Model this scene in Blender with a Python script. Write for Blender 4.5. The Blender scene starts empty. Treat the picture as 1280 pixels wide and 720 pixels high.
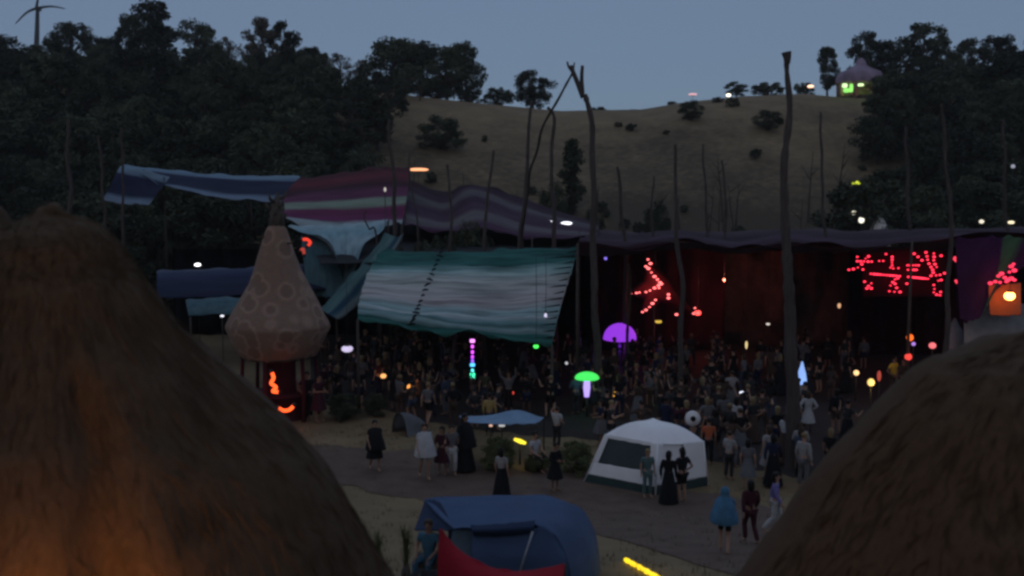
import bpy, bmesh, math, random
from mathutils import Vector, Matrix, noise
R = math.radians
rnd = random.Random(7)
scene = bpy.context.scene
C = scene.collection

# ------------------------------------------------------------------ camera
CAM = Vector((0, 0, 9.5)); PITCH = math.atan(125 / 1280); F = 1280.0
FW = Vector((0, math.cos(PITCH), -math.sin(PITCH))); UP = Vector((0, math.sin(PITCH), math.cos(PITCH)))
cd = bpy.data.cameras.new('camera'); cam = bpy.data.objects.new('camera', cd); C.objects.link(cam)
cam.location = CAM; cam.rotation_euler = (math.pi / 2 - PITCH, 0, 0)
cd.sensor_width = 36; cd.lens = 36; cd.clip_end = 6000; cd.clip_start = 0.05
scene.camera = cam
cd.dof.use_dof = True; cd.dof.focus_distance = 45; cd.dof.aperture_fstop = 0.95

def ray(px, py):
    return FW + Vector(((px - 640) / F, 0, 0)) + UP * ((360 - py) / F)
def at(px, py, Y):
    d = ray(px, py)
    return CAM + d * (Y / d.y)

# ------------------------------------------------------------------ terrain
RIDGE = [(-700, 70), (0, 92), (300, 102), (420, 108), (530, 123), (600, 131), (660, 137), (700, 141), (800, 139), (850, 130),
         (920, 122), (1000, 119), (1040, 123), (1100, 122), (1280, 115), (2000, 90)]
DR = 180.0
def lerp_tab(tab, v):
    if v <= tab[0][0]: return tab[0][1]
    for (a, b), (c, d) in zip(tab, tab[1:]):
        if v <= c: return b + (d - b) * (v - a) / (c - a)
    return tab[-1][1]
def ground(x, y):
    if y < 30:
        return 8 * (max(0, min(35, 30 - y)) / 30) ** 1.3
    if y < 85: return 0.0
    px = 640 + F * x / y
    top = at(640, lerp_tab(RIDGE, px), DR).z
    if y > DR: return top + 0.01 * min(y - DR, 300) - 0.02 * max(0, y - DR - 300)
    u = (y - 85) / (DR - 85)
    s = u * u * (3 - 2 * u)
    n = noise.noise(Vector((x * .03, y * .03, 0))) * 1.3 * math.sin(math.pi * u)
    return top * s + n
def gp(px, py):
    d = ray(px, py); t = 5.0
    while t < 400:
        p = CAM + d * t
        if p.z <= ground(p.x, p.y): return Vector((p.x, p.y, ground(p.x, p.y)))
        t += 0.05
    return CAM + d * 400
def gY(px, Y):
    x = (px - 640) / F * Y
    return Vector((x, Y, ground(x, Y)))

# ------------------------------------------------------------------ materials
def mat(name, col, rough=.8, var=.35, scale=3.0, bump=0.0, col2=None, stretch=None, emit=None, estr=1.0, metal=0.0, objrand=0.0, transl=0.0):
    m = bpy.data.materials.new(name); m.use_nodes = True
    n = m.node_tree; b = n.nodes['Principled BSDF']
    b.inputs['Roughness'].default_value = rough; b.inputs['Metallic'].default_value = metal
    b.inputs['Specular IOR Level'].default_value = .25
    tc = n.nodes.new('ShaderNodeTexCoord'); mp = n.nodes.new('ShaderNodeMapping')
    n.links.new(tc.outputs['Object'], mp.inputs['Vector'])
    if stretch: mp.inputs['Scale'].default_value = stretch
    nz = n.nodes.new('ShaderNodeTexNoise'); nz.inputs['Scale'].default_value = scale; nz.inputs['Detail'].default_value = 6
    nz.inputs['Roughness'].default_value = .65
    n.links.new(mp.outputs['Vector'], nz.inputs['Vector'])
    rp = n.nodes.new('ShaderNodeValToRGB')
    rp.color_ramp.elements[0].position = .32; rp.color_ramp.elements[1].position = .68
    c2 = col2 or tuple(min(1, c * (1 + var)) for c in col)
    c1 = tuple(c * (1 - var) for c in col) if not col2 else col
    rp.color_ramp.elements[0].color = (*c1, 1); rp.color_ramp.elements[1].color = (*c2, 1)
    n.links.new(nz.outputs['Fac'], rp.inputs['Fac'])
    out = rp.outputs['Color']
    if objrand:
        oi = n.nodes.new('ShaderNodeObjectInfo'); hs = n.nodes.new('ShaderNodeHueSaturation')
        mr = n.nodes.new('ShaderNodeMapRange'); mr.inputs['To Min'].default_value = 1 - objrand; mr.inputs['To Max'].default_value = 1 + objrand
        n.links.new(oi.outputs['Random'], mr.inputs['Value']); n.links.new(mr.outputs['Result'], hs.inputs['Value'])
        n.links.new(out, hs.inputs['Color']); out = hs.outputs['Color']
    n.links.new(out, b.inputs['Base Color'])
    if emit:
        b.inputs['Emission Color'].default_value = (*emit, 1); b.inputs['Emission Strength'].default_value = estr
    if bump:
        bp = n.nodes.new('ShaderNodeBump'); bp.inputs['Strength'].default_value = bump; bp.inputs['Distance'].default_value = .05
        n.links.new(nz.outputs['Fac'], bp.inputs['Height']); n.links.new(bp.outputs['Normal'], b.inputs['Normal'])
    return m

def stripe_mat(name, stops, axis=1, warp=.03, streak=(3, 60), dark=.45, rough=.9):
    """cloth dyed in bands: stops = [(position 0..1, colour)] along uv axis, with fine streaks and creases"""
    m = bpy.data.materials.new(name); m.use_nodes = True
    n = m.node_tree; b = n.nodes['Principled BSDF']; b.inputs['Roughness'].default_value = rough
    b.inputs['Specular IOR Level'].default_value = .15
    uv = n.nodes.new('ShaderNodeUVMap'); sx = n.nodes.new('ShaderNodeSeparateXYZ'); n.links.new(uv.outputs['UV'], sx.inputs[0])
    mp = n.nodes.new('ShaderNodeMapping'); n.links.new(uv.outputs['UV'], mp.inputs['Vector'])
    mp.inputs['Scale'].default_value = (streak[0], streak[1], 1) if axis == 1 else (streak[1], streak[0], 1)
    nz = n.nodes.new('ShaderNodeTexNoise'); nz.inputs['Scale'].default_value = 1; nz.inputs['Detail'].default_value = 4
    n.links.new(mp.outputs['Vector'], nz.inputs['Vector'])
    ad = n.nodes.new('ShaderNodeMath'); ad.operation = 'MULTIPLY_ADD'; ad.inputs[1].default_value = warp * 2
    n.links.new(nz.outputs['Fac'], ad.inputs[0]); n.links.new(sx.outputs[axis], ad.inputs[2])
    sb = n.nodes.new('ShaderNodeMath'); sb.operation = 'SUBTRACT'; sb.inputs[1].default_value = warp
    n.links.new(ad.outputs[0], sb.inputs[0])
    rp = n.nodes.new('ShaderNodeValToRGB'); cr = rp.color_ramp
    while len(cr.elements) < len(stops): cr.elements.new(.5)
    for e, (p, c) in zip(cr.elements, stops): e.position = p; e.color = (*c, 1)
    n.links.new(sb.outputs[0], rp.inputs['Fac'])
    mx = n.nodes.new('ShaderNodeMix'); mx.data_type = 'RGBA'; mx.blend_type = 'MULTIPLY'
    mx.inputs['Factor'].default_value = dark
    r2 = n.nodes.new('ShaderNodeValToRGB'); r2.color_ramp.elements[0].position = .35; r2.color_ramp.elements[1].position = .6
    r2.color_ramp.elements[0].color = (.25, .25, .25, 1)
    n.links.new(nz.outputs['Fac'], r2.inputs['Fac'])
    n.links.new(rp.outputs['Color'], mx.inputs[6]); n.links.new(r2.outputs['Color'], mx.inputs[7])
    n.links.new(mx.outputs[2], b.inputs['Base Color'])
    return m

def glow(name, col, s): return mat(name, tuple(c * .5 for c in col), .5, 0, emit=col, estr=s)

M = {}
M['leaf'] = mat('leaf', (.048, .058, .034), .8, .5, 1.2, objrand=.55)
M['leaf_pale'] = mat('leaf_pale', (.12, .105, .08), .8, .4, 1.2, objrand=.2)
M['leaf_bush'] = mat('leaf_bush', (.10, .115, .05), .8, .4, 2, objrand=.2)
M['bark'] = mat('bark', (.085, .07, .06), .9, .45, 4, .6, stretch=(4, 4, .6))
M['pole_wood'] = mat('pole_wood', (.078, .064, .060), .85, .4, 3, .6, stretch=(6, 6, .5))
M['thatch'] = mat('thatch', (.068, .041, .022), .95, .24, 9, .16, stretch=(3, 3, .5))
M['straw'] = mat('straw', (.10, .066, .04), .8, .4, 2, objrand=.2)
M['straw_dark'] = mat('straw_dark', (.06, .038, .024), .85, .4, 2)
M['clay'] = mat('clay', (.12, .09, .06), .95, .3, 3, .4)
M['black'] = mat('black_cloth', (.008, .008, .010), .9, .3, 4)
M['metal'] = mat('grey_metal', (.3, .3, .32), .45, .2, 5, metal=.6)
M['dark_metal'] = mat('dark_metal', (.05, .045, .04), .6, .2, 5, metal=.3)
M['white_cloth'] = mat('white_cloth', (.90, .89, .90), .85, .06, 1.5, .15)
M['green_cloth'] = mat('dark_green_cloth', (.035, .06, .06), .85, .2, 2, .2)
M['mesh_win'] = mat('mesh_window', (.055, .075, .08), .7, .15, 2)
M['blue_cloth'] = mat('blue_cloth', (.05, .085, .165), .8, .14, 1.2, .25)
M['navy_cloth'] = mat('navy_cloth', (.014, .028, .065), .8, .2, 1.2, .2)
M['pale_blue'] = mat('pale_blue', (.18, .28, .40), .8, .2, 1.2, .2)
M['red_cloth'] = mat('red_cloth', (.30, .006, .018), .75, .15, 1.0, .2)
M['maroon'] = mat('maroon_cloth', (.06, .010, .016), .9, .4, .6, .3)
M['dark_valance'] = mat('dark_valance', (.022, .008, .012), .9, .4, .6, .3)
M['brown_cloth'] = mat('brown_cloth', (.17, .10, .085), .9, .55, .45, .5)
M['grey_cloth'] = mat('grey_cloth', (.24, .25, .27), .9, .2, 2, .2)
M['violet_cloth'] = mat('violet_cloth', (.10, .06, .15), .9, .35, .5, .3)
M['bone'] = mat('turbine_white', (.035, .035, .04), .5, .1, 2)

# ------------------------------------------------------------------ object helpers
def link(o, parent=None):
    C.objects.link(o)
    if parent: o.parent = parent
    return o
def tag(o, label=None, cat=None, group=None, kind=None):
    if label: o['label'] = label
    if cat: o['category'] = cat
    if group: o['group'] = group
    if kind: o['kind'] = kind
    return o
def thing(name, label, cat, loc=(0, 0, 0), rz=0, group=None):
    o = bpy.data.objects.new(name, None); o.empty_display_size = .2
    o.location = loc; o.rotation_euler = (0, 0, rz); link(o)
    return tag(o, label, cat, group)
def mobj(name, bm, m, parent=None, smooth=True, loc=None, world=False):
    """one mesh object; world=True means the bmesh is in world coordinates and the parent is unrotated"""
    if world and parent is not None:
        bmesh.ops.translate(bm, verts=bm.verts, vec=-Vector(parent.location))
    me = bpy.data.meshes.new(name); bm.to_mesh(me); bm.free()
    for mm in (m if isinstance(m, (list, tuple)) else [m]): me.materials.append(mm)
    if smooth: me.shade_smooth()
    o = bpy.data.objects.new(name, me)
    if loc is not None: o.location = loc
    return link(o, parent)
def copy_tree(o, parent=None):
    c = o.copy(); C.objects.link(c)
    if parent: c.parent = parent
    for ch in o.children: copy_tree(ch, c)
    return c

def tube(bm, pts, rad, seg=8, cap=True, mi=0):
    pts = [Vector(p) for p in pts]
    if not isinstance(rad, (list, tuple)): rad = [rad] * len(pts)
    rings = []
    prev = None
    for i, p in enumerate(pts):
        d = (pts[min(i + 1, len(pts) - 1)] - pts[max(i - 1, 0)]).normalized()
        a = prev if prev is not None else (Vector((1, 0, 0)) if abs(d.x) < .8 else Vector((0, 1, 0)))
        a = (a - d * a.dot(d)).normalized(); b = d.cross(a); prev = a
        rings.append([bm.verts.new(p + (a * math.cos(2 * math.pi * k / seg) + b * math.sin(2 * math.pi * k / seg)) * rad[i]) for k in range(seg)])
    for r0, r1 in zip(rings, rings[1:]):
        for k in range(seg):
            f = bm.faces.new((r0[k], r0[(k + 1) % seg], r1[(k + 1) % seg], r1[k])); f.material_index = mi
    if cap:
        bm.faces.new(rings[0][::-1]).material_index = mi; bm.faces.new(rings[-1]).material_index = mi
def smooth_pts(pts, n=6):
    pts = [Vector(p) for p in pts]; out = []
    for i in range(len(pts) - 1):
        p0 = pts[max(i - 1, 0)]; p1 = pts[i]; p2 = pts[i + 1]; p3 = pts[min(i + 2, len(pts) - 1)]
        for k in range(n):
            t = k / n
            out.append(.5 * ((2 * p1) + (p2 - p0) * t + (2 * p0 - 5 * p1 + 4 * p2 - p3) * t * t + (3 * p1 - p0 - 3 * p2 + p3) * t ** 3))
    out.append(pts[-1]); return out
def box(bm, c, s, rz=0, bev=0.0, mi=0):
    r = bmesh.ops.create_cube(bm, size=1)
    for v in r['verts']:
        v.co = Vector((v.co.x * s[0], v.co.y * s[1], v.co.z * s[2]))
    if rz: bmesh.ops.rotate(bm, verts=r['verts'], cent=(0, 0, 0), matrix=Matrix.Rotation(rz, 3, 'Z'))
    bmesh.ops.translate(bm, verts=r['verts'], vec=c)
    fs = {f for v in r['verts'] for f in v.link_faces}
    for f in fs: f.material_index = mi
    if bev:
        es = list({e for v in r['verts'] for e in v.link_edges})
        bmesh.ops.bevel(bm, geom=es, offset=bev, segments=2, affect='EDGES')
def lathe(bm, prof, seg=24, c=(0, 0, 0), wob=0.0, seed=0):
    c = Vector(c); rings = []
    uvl = bm.loops.layers.uv.verify()
    for (r, z) in prof:
        ring = []
        for k in range(seg):
            a = 2 * math.pi * k / seg
            rr = r * (1 + wob * noise.noise(Vector((math.cos(a) * 1.3 + seed, math.sin(a) * 1.3, z * .8))))
            ring.append(bm.verts.new(c + Vector((math.cos(a) * rr, math.sin(a) * rr, z))))
        rings.append(ring)
    for i, (r0, r1) in enumerate(zip(rings, rings[1:])):
        for k in range(seg):
            f = bm.faces.new((r0[k], r0[(k + 1) % seg], r1[(k + 1) % seg], r1[k]))
            for l, (uu, vv) in zip(f.loops, ((k, i), (k + 1, i), (k + 1, i + 1), (k, i + 1))):
                l[uvl].uv = (uu / seg, vv / (len(prof) - 1))
    return rings
def ball(bm, c, r, seg=10, sz=1.0):
    rr = bmesh.ops.create_uvsphere(bm, u_segments=seg, v_segments=max(6, seg * 2 // 3), radius=r)
    for v in rr['verts']: v.co.z *= sz
    bmesh.ops.translate(bm, verts=rr['verts'], vec=c)

def sheet_bm(rows, nu=40, nv=16, wr=.06, ws=.7, seed=0, sag=0.0, thick=.012, tear=None):
    """cloth through rows of world points (all rows the same length), with creases and sag"""
    def cat(ps, t):
        m = len(ps) - 1
        i = min(int(t * m), m - 1); u = t * m - i
        p0 = ps[max(i - 1, 0)]; p1 = ps[i]; p2 = ps[i + 1]; p3 = ps[min(i + 2, m)]
        return .5 * ((2 * p1) + (p2 - p0) * u + (2 * p0 - 5 * p1 + 4 * p2 - p3) * u * u + (3 * p1 - p0 - 3 * p2 + p3) * u ** 3)
    rows = [[Vector(p) for p in r] for r in rows]
    bm = bmesh.new(); uvl = bm.loops.layers.uv.verify(); g = []
    for j in range(nv + 1):
        v = j / nv; line = []
        for i in range(nu + 1):
            u = i / nu
            p = cat([cat(r, u) for r in rows], v)
            k = noise.fractal(Vector((p.x * ws * .35 + seed, p.y * ws, p.z * ws)), 1.0, 2.0, 4)
            p = p + Vector((0, -.5, .8)) * (k * wr) - Vector((0, 0, sag * 4 * u * (1 - u) * (0.4 + .6 * 4 * v * (1 - v))))
            if j in (0, nv): p.z += .12 * wr / .06 * noise.noise(Vector((u * 9 + seed, j, 3)))
            line.append(bm.verts.new(p))
        g.append(line)
    for j in range(nv):
        for i in range(nu):
            f = bm.faces.new((g[j][i], g[j + 1][i], g[j + 1][i + 1], g[j][i + 1]))
            for l, (a, b) in zip(f.loops, ((i, j), (i, j + 1), (i + 1, j + 1), (i + 1, j))): l[uvl].uv = (a / nu, b / nv)
    if thick:
        bmesh.ops.recalc_face_normals(bm, faces=bm.faces)
        bmesh.ops.solidify(bm, geom=bm.faces[:], thickness=thick)
    return bm
def sheet(name, rows, m, parent=None, **k):
    rows = [[at(*p) if not isinstance(p, Vector) else p for p in r] for r in rows]
    return mobj(name, sheet_bm(rows, **k), m, parent, world=parent is not None)

# ------------------------------------------------------------------ world and sun
w = bpy.data.worlds.new('World'); scene.world = w; w.use_nodes = True
nt = w.node_tree; bg = nt.nodes['Background']
sky = nt.nodes.new('ShaderNodeTexSky'); sky.sky_type = 'NISHITA'; sky.sun_disc = False
SUN_EL, SUN_ROT = R(10), R(180)
sky.sun_elevation = SUN_EL; sky.sun_rotation = SUN_ROT; sky.air_density = 1.0; sky.dust_density = 1.0; sky.ozone_density = 6.0
# thin even overcast of the blue hour over the clear sky
mxw = nt.nodes.new('ShaderNodeMix'); mxw.data_type = 'RGBA'; mxw.inputs['Factor'].default_value = .6
mxw.inputs[7].default_value = (4.48, 5.62, 7.74, 1)
# the sky behind the viewer is already darker than the afterglow ahead
tcw = nt.nodes.new('ShaderNodeTexCoord'); sxw = nt.nodes.new('ShaderNodeSeparateXYZ'); nt.links.new(tcw.outputs['Generated'], sxw.inputs[0])
mrw = nt.nodes.new('ShaderNodeMapRange'); mrw.interpolation_type = 'SMOOTHSTEP'; mrw.inputs['From Min'].default_value = -.8; mrw.inputs['From Max'].default_value = .6
mrw.inputs['To Min'].default_value = .45; mrw.inputs['To Max'].default_value = 1.0; nt.links.new(sxw.outputs['Y'], mrw.inputs['Value'])
vmw = nt.nodes.new('ShaderNodeVectorMath'); vmw.operation = 'SCALE'; vmw.inputs[0].default_value = (4.48, 5.62, 7.74); 
zw = nt.nodes.new('ShaderNodeMapRange'); zw.interpolation_type = 'SMOOTHSTEP'; zw.inputs['From Min'].default_value = .2; zw.inputs['From Max'].default_value = .9; zw.inputs['To Min'].default_value = 1; zw.inputs['To Max'].default_value = 1.9
nt.links.new(sxw.outputs['Z'], zw.inputs['Value'])
mw = nt.nodes.new('ShaderNodeMath'); mw.operation = 'MULTIPLY'; nt.links.new(mrw.outputs[0], mw.inputs[0]); nt.links.new(zw.outputs[0], mw.inputs[1]); nt.links.new(mw.outputs[0], vmw.inputs['Scale'])
nt.links.new(vmw.outputs[0], mxw.inputs[7])
nt.links.new(sky.outputs['Color'], mxw.inputs[6]); nt.links.new(mxw.outputs[2], bg.inputs['Color'])
bg.inputs['Strength'].default_value = .0515
sd = bpy.data.lights.new('dusk_sun', 'SUN'); so = bpy.data.objects.new('dusk_sun', sd); C.objects.link(so)
sd.energy = .15; sd.angle = R(60); sd.color = (1, .75, .5)
so.rotation_euler = (R(60), 0, R(-15))
vs = scene.view_settings; vs.view_transform = 'Standard'; vs.look = 'None'; vs.exposure = 0; vs.gamma = 1; vs.use_curve_mapping = False
scene.cycles.filter_width = 2.8
scene.cycles.use_denoising = True
scene.cycles.max_bounces = 4; scene.cycles.diffuse_bounces = 2

def lamp(parent, loc, col, power, r=.1):
    l = bpy.data.lights.new('lamp_light', 'POINT'); l.energy = power; l.color = col; l.shadow_soft_size = r
    o = bpy.data.objects.new('lamp_light', l); o.location = loc; link(o, parent); return o

# ------------------------------------------------------------------ ground and path
def build_ground():
    ys = [-40, -20, -8]; y = -4.0
    while y < 90: ys.append(y); y += 1.2
    while y < 230: ys.append(y); y += 2.4
    st = 5
    while y < 640: ys.append(y); y += st; st *= 1.3
    xs = []; x = 0; st = 1.2
    while x < 620:
        xs.append(x)
        if x > 60: st = 3 if x < 170 else st * 1.3
        x += st
    xs = [-v for v in xs[:0:-1]] + xs
    bm = bmesh.new()
    g = [[bm.verts.new((x, y, ground(x, y))) for x in xs] for y in ys]
    for j in range(len(ys) - 1):
        for i in range(len(xs) - 1): bm.faces.new((g[j][i], g[j][i + 1], g[j + 1][i + 1], g[j + 1][i]))
    m = mat('dry_ground', (.140, .101, .055), .95, .3, .22, .3, col2=(.235, .170, .094))
    # scrubby darker turf low on the hill and in patches, by its own shape
    n = m.node_tree; b = n.nodes['Principled BSDF']; src = b.inputs['Base Color'].links[0].from_socket
    geo = n.nodes.new('ShaderNodeNewGeometry'); sp = n.nodes.new('ShaderNodeSeparateXYZ'); n.links.new(geo.outputs['Position'], sp.inputs[0])
    mr = n.nodes.new('ShaderNodeMapRange'); mr.inputs['From Min'].default_value = 86; mr.inputs['From Max'].default_value = 98; n.links.new(sp.outputs['Y'], mr.inputs['Value'])
    m2 = n.nodes.new('ShaderNodeMapRange'); m2.inputs['From Min'].default_value = 165; m2.inputs['From Max'].default_value = 96; n.links.new(sp.outputs['Y'], m2.inputs['Value'])
    nz = n.nodes.new('ShaderNodeTexNoise'); nz.inputs['Scale'].default_value = .06; nz.inputs['Detail'].default_value = 9; nz.inputs['Roughness'].default_value = .72
    n.links.new(geo.outputs['Position'], nz.inputs['Vector'])
    n3 = n.nodes.new('ShaderNodeTexNoise'); n3.inputs['Scale'].default_value = 1.1; n3.inputs['Detail'].default_value = 5; n.links.new(geo.outputs['Position'], n3.inputs['Vector'])
    ad = n.nodes.new('ShaderNodeMath'); ad.operation = 'MULTIPLY_ADD'; ad.inputs[1].default_value = .55; n.links.new(m2.outputs[0], ad.inputs[0]); n.links.new(nz.outputs['Fac'], ad.inputs[2])
    a2 = n.nodes.new('ShaderNodeMath'); a2.operation = 'MULTIPLY_ADD'; a2.inputs[1].default_value = .45; n.links.new(n3.outputs['Fac'], a2.inputs[0]); n.links.new(ad.outputs[0], a2.inputs[2])
    r2 = n.nodes.new('ShaderNodeMapRange'); r2.inputs['From Min'].default_value = .78; r2.inputs['From Max'].default_value = 1.12; n.links.new(a2.outputs[0], r2.inputs['Value'])
    mu = n.nodes.new('ShaderNodeMath'); mu.operation = 'MULTIPLY'; n.links.new(r2.outputs[0], mu.inputs[0]); n.links.new(mr.outputs[0], mu.inputs[1])
    mx = n.nodes.new('ShaderNodeMix'); mx.data_type = 'RGBA'; mx.inputs[7].default_value = (.062, .046, .028, 1)
    n.links.new(mu.outputs[0], mx.inputs['Factor']); n.links.new(src, mx.inputs[6]); n.links.new(mx.outputs[2], b.inputs['Base Color'])
    tag(mobj('ground', bm, m), kind='structure')
    # trodden path crossing below the dance floor
    up = [(330, 560), (400, 557), (470, 562), (560, 572), (650, 585), (760, 600), (880, 618), (1000, 640), (1120, 660)]
    lo = [(330, 606), (400, 607), (470, 618), (560, 632), (650, 650), (760, 672), (880, 706), (1000, 750), (1120, 800)]
    up = smooth_pts([gp(*p) for p in up], 16); lo = smooth_pts([gp(*p) for p in lo], 16)
    bm = bmesh.new(); rows = []
    for a, b in zip(up, lo):
        r = []
        for k in range(9):
            p = a.lerp(b, k / 8)
            p = p + (b - a).normalized() * ((.9 if k in (0, 8) else 0) * noise.fractal(Vector((p.x * .7, k, 0)), 1, 2, 4))
            r.append(bm.verts.new((p.x, p.y, ground(p.x, p.y) + .02)))
        rows.append(r)
    for r0, r1 in zip(rows, rows[1:]):
        for k in range(8): bm.faces.new((r0[k], r0[k + 1], r1[k + 1], r1[k]))
    tag(mobj('path', bm, mat('trodden_earth', (.094, .065, .049), .95, .3, 1.4, .3, col2=(.140, .098, .074))), kind='structure')
build_ground()
def painted_shade_floor():  # soil sheet painted near black to deepen the shade under the canopies
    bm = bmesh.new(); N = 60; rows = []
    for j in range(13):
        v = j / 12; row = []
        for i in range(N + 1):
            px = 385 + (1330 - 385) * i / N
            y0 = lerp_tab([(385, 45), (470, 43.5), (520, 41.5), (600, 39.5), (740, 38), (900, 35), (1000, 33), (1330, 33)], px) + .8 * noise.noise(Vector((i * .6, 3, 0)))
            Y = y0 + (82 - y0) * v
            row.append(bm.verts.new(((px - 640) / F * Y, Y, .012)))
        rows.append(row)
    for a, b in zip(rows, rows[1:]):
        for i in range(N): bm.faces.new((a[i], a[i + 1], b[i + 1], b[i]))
    tag(mobj('painted_shade_floor', bm, mat('painted_shade_soil', (.022, .018, .017), .95, .3, .8, .25, col2=(.034, .028, .026))), kind='structure')
painted_shade_floor()

def haze():
    bm = bmesh.new(); box(bm, (0, 330, 55), (1700, 860, 160))
    m = bpy.data.materials.new('dusk_air'); m.use_nodes = True; n = m.node_tree; n.nodes.clear()
    out = n.nodes.new('ShaderNodeOutputMaterial'); v = n.nodes.new('ShaderNodeVolumePrincipled')
    v.inputs['Color'].default_value = (.9, .92, .95, 1); v.inputs['Density'].default_value = HAZE
    n.links.new(v.outputs[0], out.inputs['Volume'])
    tag(mobj('haze', bm, m, smooth=False), kind='stuff')
HAZE = .00022
haze()
# ------------------------------------------------------------------ trees
def leaf_quads(bm, c, r, n, size, rg, flat=.8):
    for _ in range(n):
        v = Vector((rg.gauss(0, 1), rg.gauss(0, 1), rg.gauss(0, 1))).normalized() * (r * rg.random() ** .45)
        v.z *= flat
        p = c + v
        a = Vector((rg.gauss(0, 1), rg.gauss(0, 1), rg.gauss(0, 1))).normalized()
        b = a.cross(Vector((rg.gauss(0, 1), rg.gauss(0, 1), rg.gauss(0, 1)))).normalized()
        s = size * rg.uniform(.6, 1.3)
        q = [p + a * s, p + b * s * .5, p - a * s, p - b * s * .5]
        bm.faces.new([bm.verts.new(x) for x in q])
def tree_parts(seed, kind):
    """a tree of height 1 and crown width about 0.8; returns (crown bmesh, trunk bmesh)"""
    rg = random.Random(seed); cb = bmesh.new(); tb = bmesh.new()
    if kind == 'column':
        for i in range(90):
            h = .06 + .9 * i / 90
            rr = .17 * math.sin(math.pi * min(1, h * .9 + .12)) ** .7
            a = rg.random() * 6.28; q = rr * rg.random() * .8
            leaf_quads(cb, Vector((math.cos(a) * q, math.sin(a) * q, h)), .06, 45, .022, rg)
        tube(tb, [(0, 0, 0), (0.01, 0, .5), (0, 0, .95)], [.03, .02, .006], 6)
        return cb, tb
    base = {'round': .14, 'broad': .06, 'tall': .12, 'bush': .05, 'sparse': .2}[kind]
    n = {'round': 38, 'broad': 48, 'tall': 36, 'bush': 44, 'sparse': 18}[kind]
    lean = Vector((rg.uniform(-.06, .06), rg.uniform(-.06, .06), 0))
    if kind != 'bush':
        tube(tb, smooth_pts([(0, 0, -.04), lean * .4 + Vector((0, 0, .2)), lean + Vector((0, 0, .55)), lean * 1.4 + Vector((0, 0, .85))], 3),
             [.034 - .029 * i / 9 for i in range(10)], 7)
    for i in range(n):
        if kind == 'bush':
            a = rg.random() * 6.28; q = rg.random() ** .5 * .42; z = .10 + (rg.random() ** .7 * .78) * (1 - (q / .47) ** 2) ** .5
        else:
            z = base + (1 - base) * rg.uniform(.08, .93)
            t = (z - base) / (1 - base)
            wmax = {'round': .36, 'broad': .44, 'tall': .24, 'sparse': .3}[kind] * (math.sin(math.pi * min(1, .18 + t * .80)) ** .6)
            a = rg.random() * 6.28; q = wmax * rg.random() ** .5
        c = Vector((math.cos(a) * q, math.sin(a) * q, z)) + lean * min(1, z)
        r = rg.uniform(.07, .13) * (1.15 if kind in ('broad', 'bush') else 1)
        leaf_quads(cb, c, r, {'sparse': 80}.get(kind, 150), .024, rg)
        if kind != 'bush':
            s = lean * .8 + Vector((0, 0, max(.15, z - .22 - q * .4)))
            mid = s.lerp(c, .5) + Vector((rg.uniform(-.02, .02), rg.uniform(-.02, .02), .02))
            tube(tb, [s, mid, c], [.011, .007, .003], 5)
        else:
            tube(tb, [(0, 0, -.02), c * .5, c], [.012, .008, .003], 5)
    return cb, tb
PROTO = {}
def make_tree(kind, seed, name, label, loc, h, wfac=1.0, group=None, leaf='leaf', cat='tree'):
    key = (kind, seed, leaf)
    loc = Vector(loc)
    if key in PROTO:
        r = copy_tree(PROTO[key]); r.name = name
    else:
        r = thing(name, label, cat)
        cb, tb = tree_parts(hash((kind, seed)) % 1000 if False else seed * 17 + len(kind), kind)
        mobj('crown', cb, M[leaf], r, smooth=False)
        mobj('trunk' if kind != 'bush' else 'stems', tb, M['bark'], r)
        PROTO[key] = r
    r.location = loc - Vector((0, 0, .05)); r.scale = (h * wfac, h * wfac, h)
    r.rotation_euler = (0, 0, rnd.random() * 6.28)
    if 'group' in r: del r['group']
    return tag(r, label, cat, group)

def skyline(px, ytop, Y, kind, wpx, name, label, group=None, leaf='leaf', cat='tree', seed=None):
    g = gY(px, Y); top = at(px, ytop, Y).z; h = max(1.0, top - g.z)
    wn = {'round': .78, 'broad': .92, 'tall': .56, 'bush': 1.0, 'sparse': .7, 'column': .36}[kind]
    wf = (wpx * Y / F) / (h * wn)
    return make_tree(kind, seed if seed is not None else rnd.randint(0, 2), name, label, g, h, max(.45, min(2.2, wf)), group, leaf, cat)

def rooted(px, ytop, ybot, wpx, kind, name, label, leaf='leaf', cat='bush', group=None):
    g = gp(px, ybot); h = at(px, ytop, g.y).z - g.z
    wn = {'bush': 1.0, 'column': .36, 'sparse': .7, 'round': .78}[kind]
    return make_tree(kind, rnd.randint(0, 2), name, label, g, h, max(.4, min(2.4, wpx * g.y / F / (h * wn))), group, leaf, cat)
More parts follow.
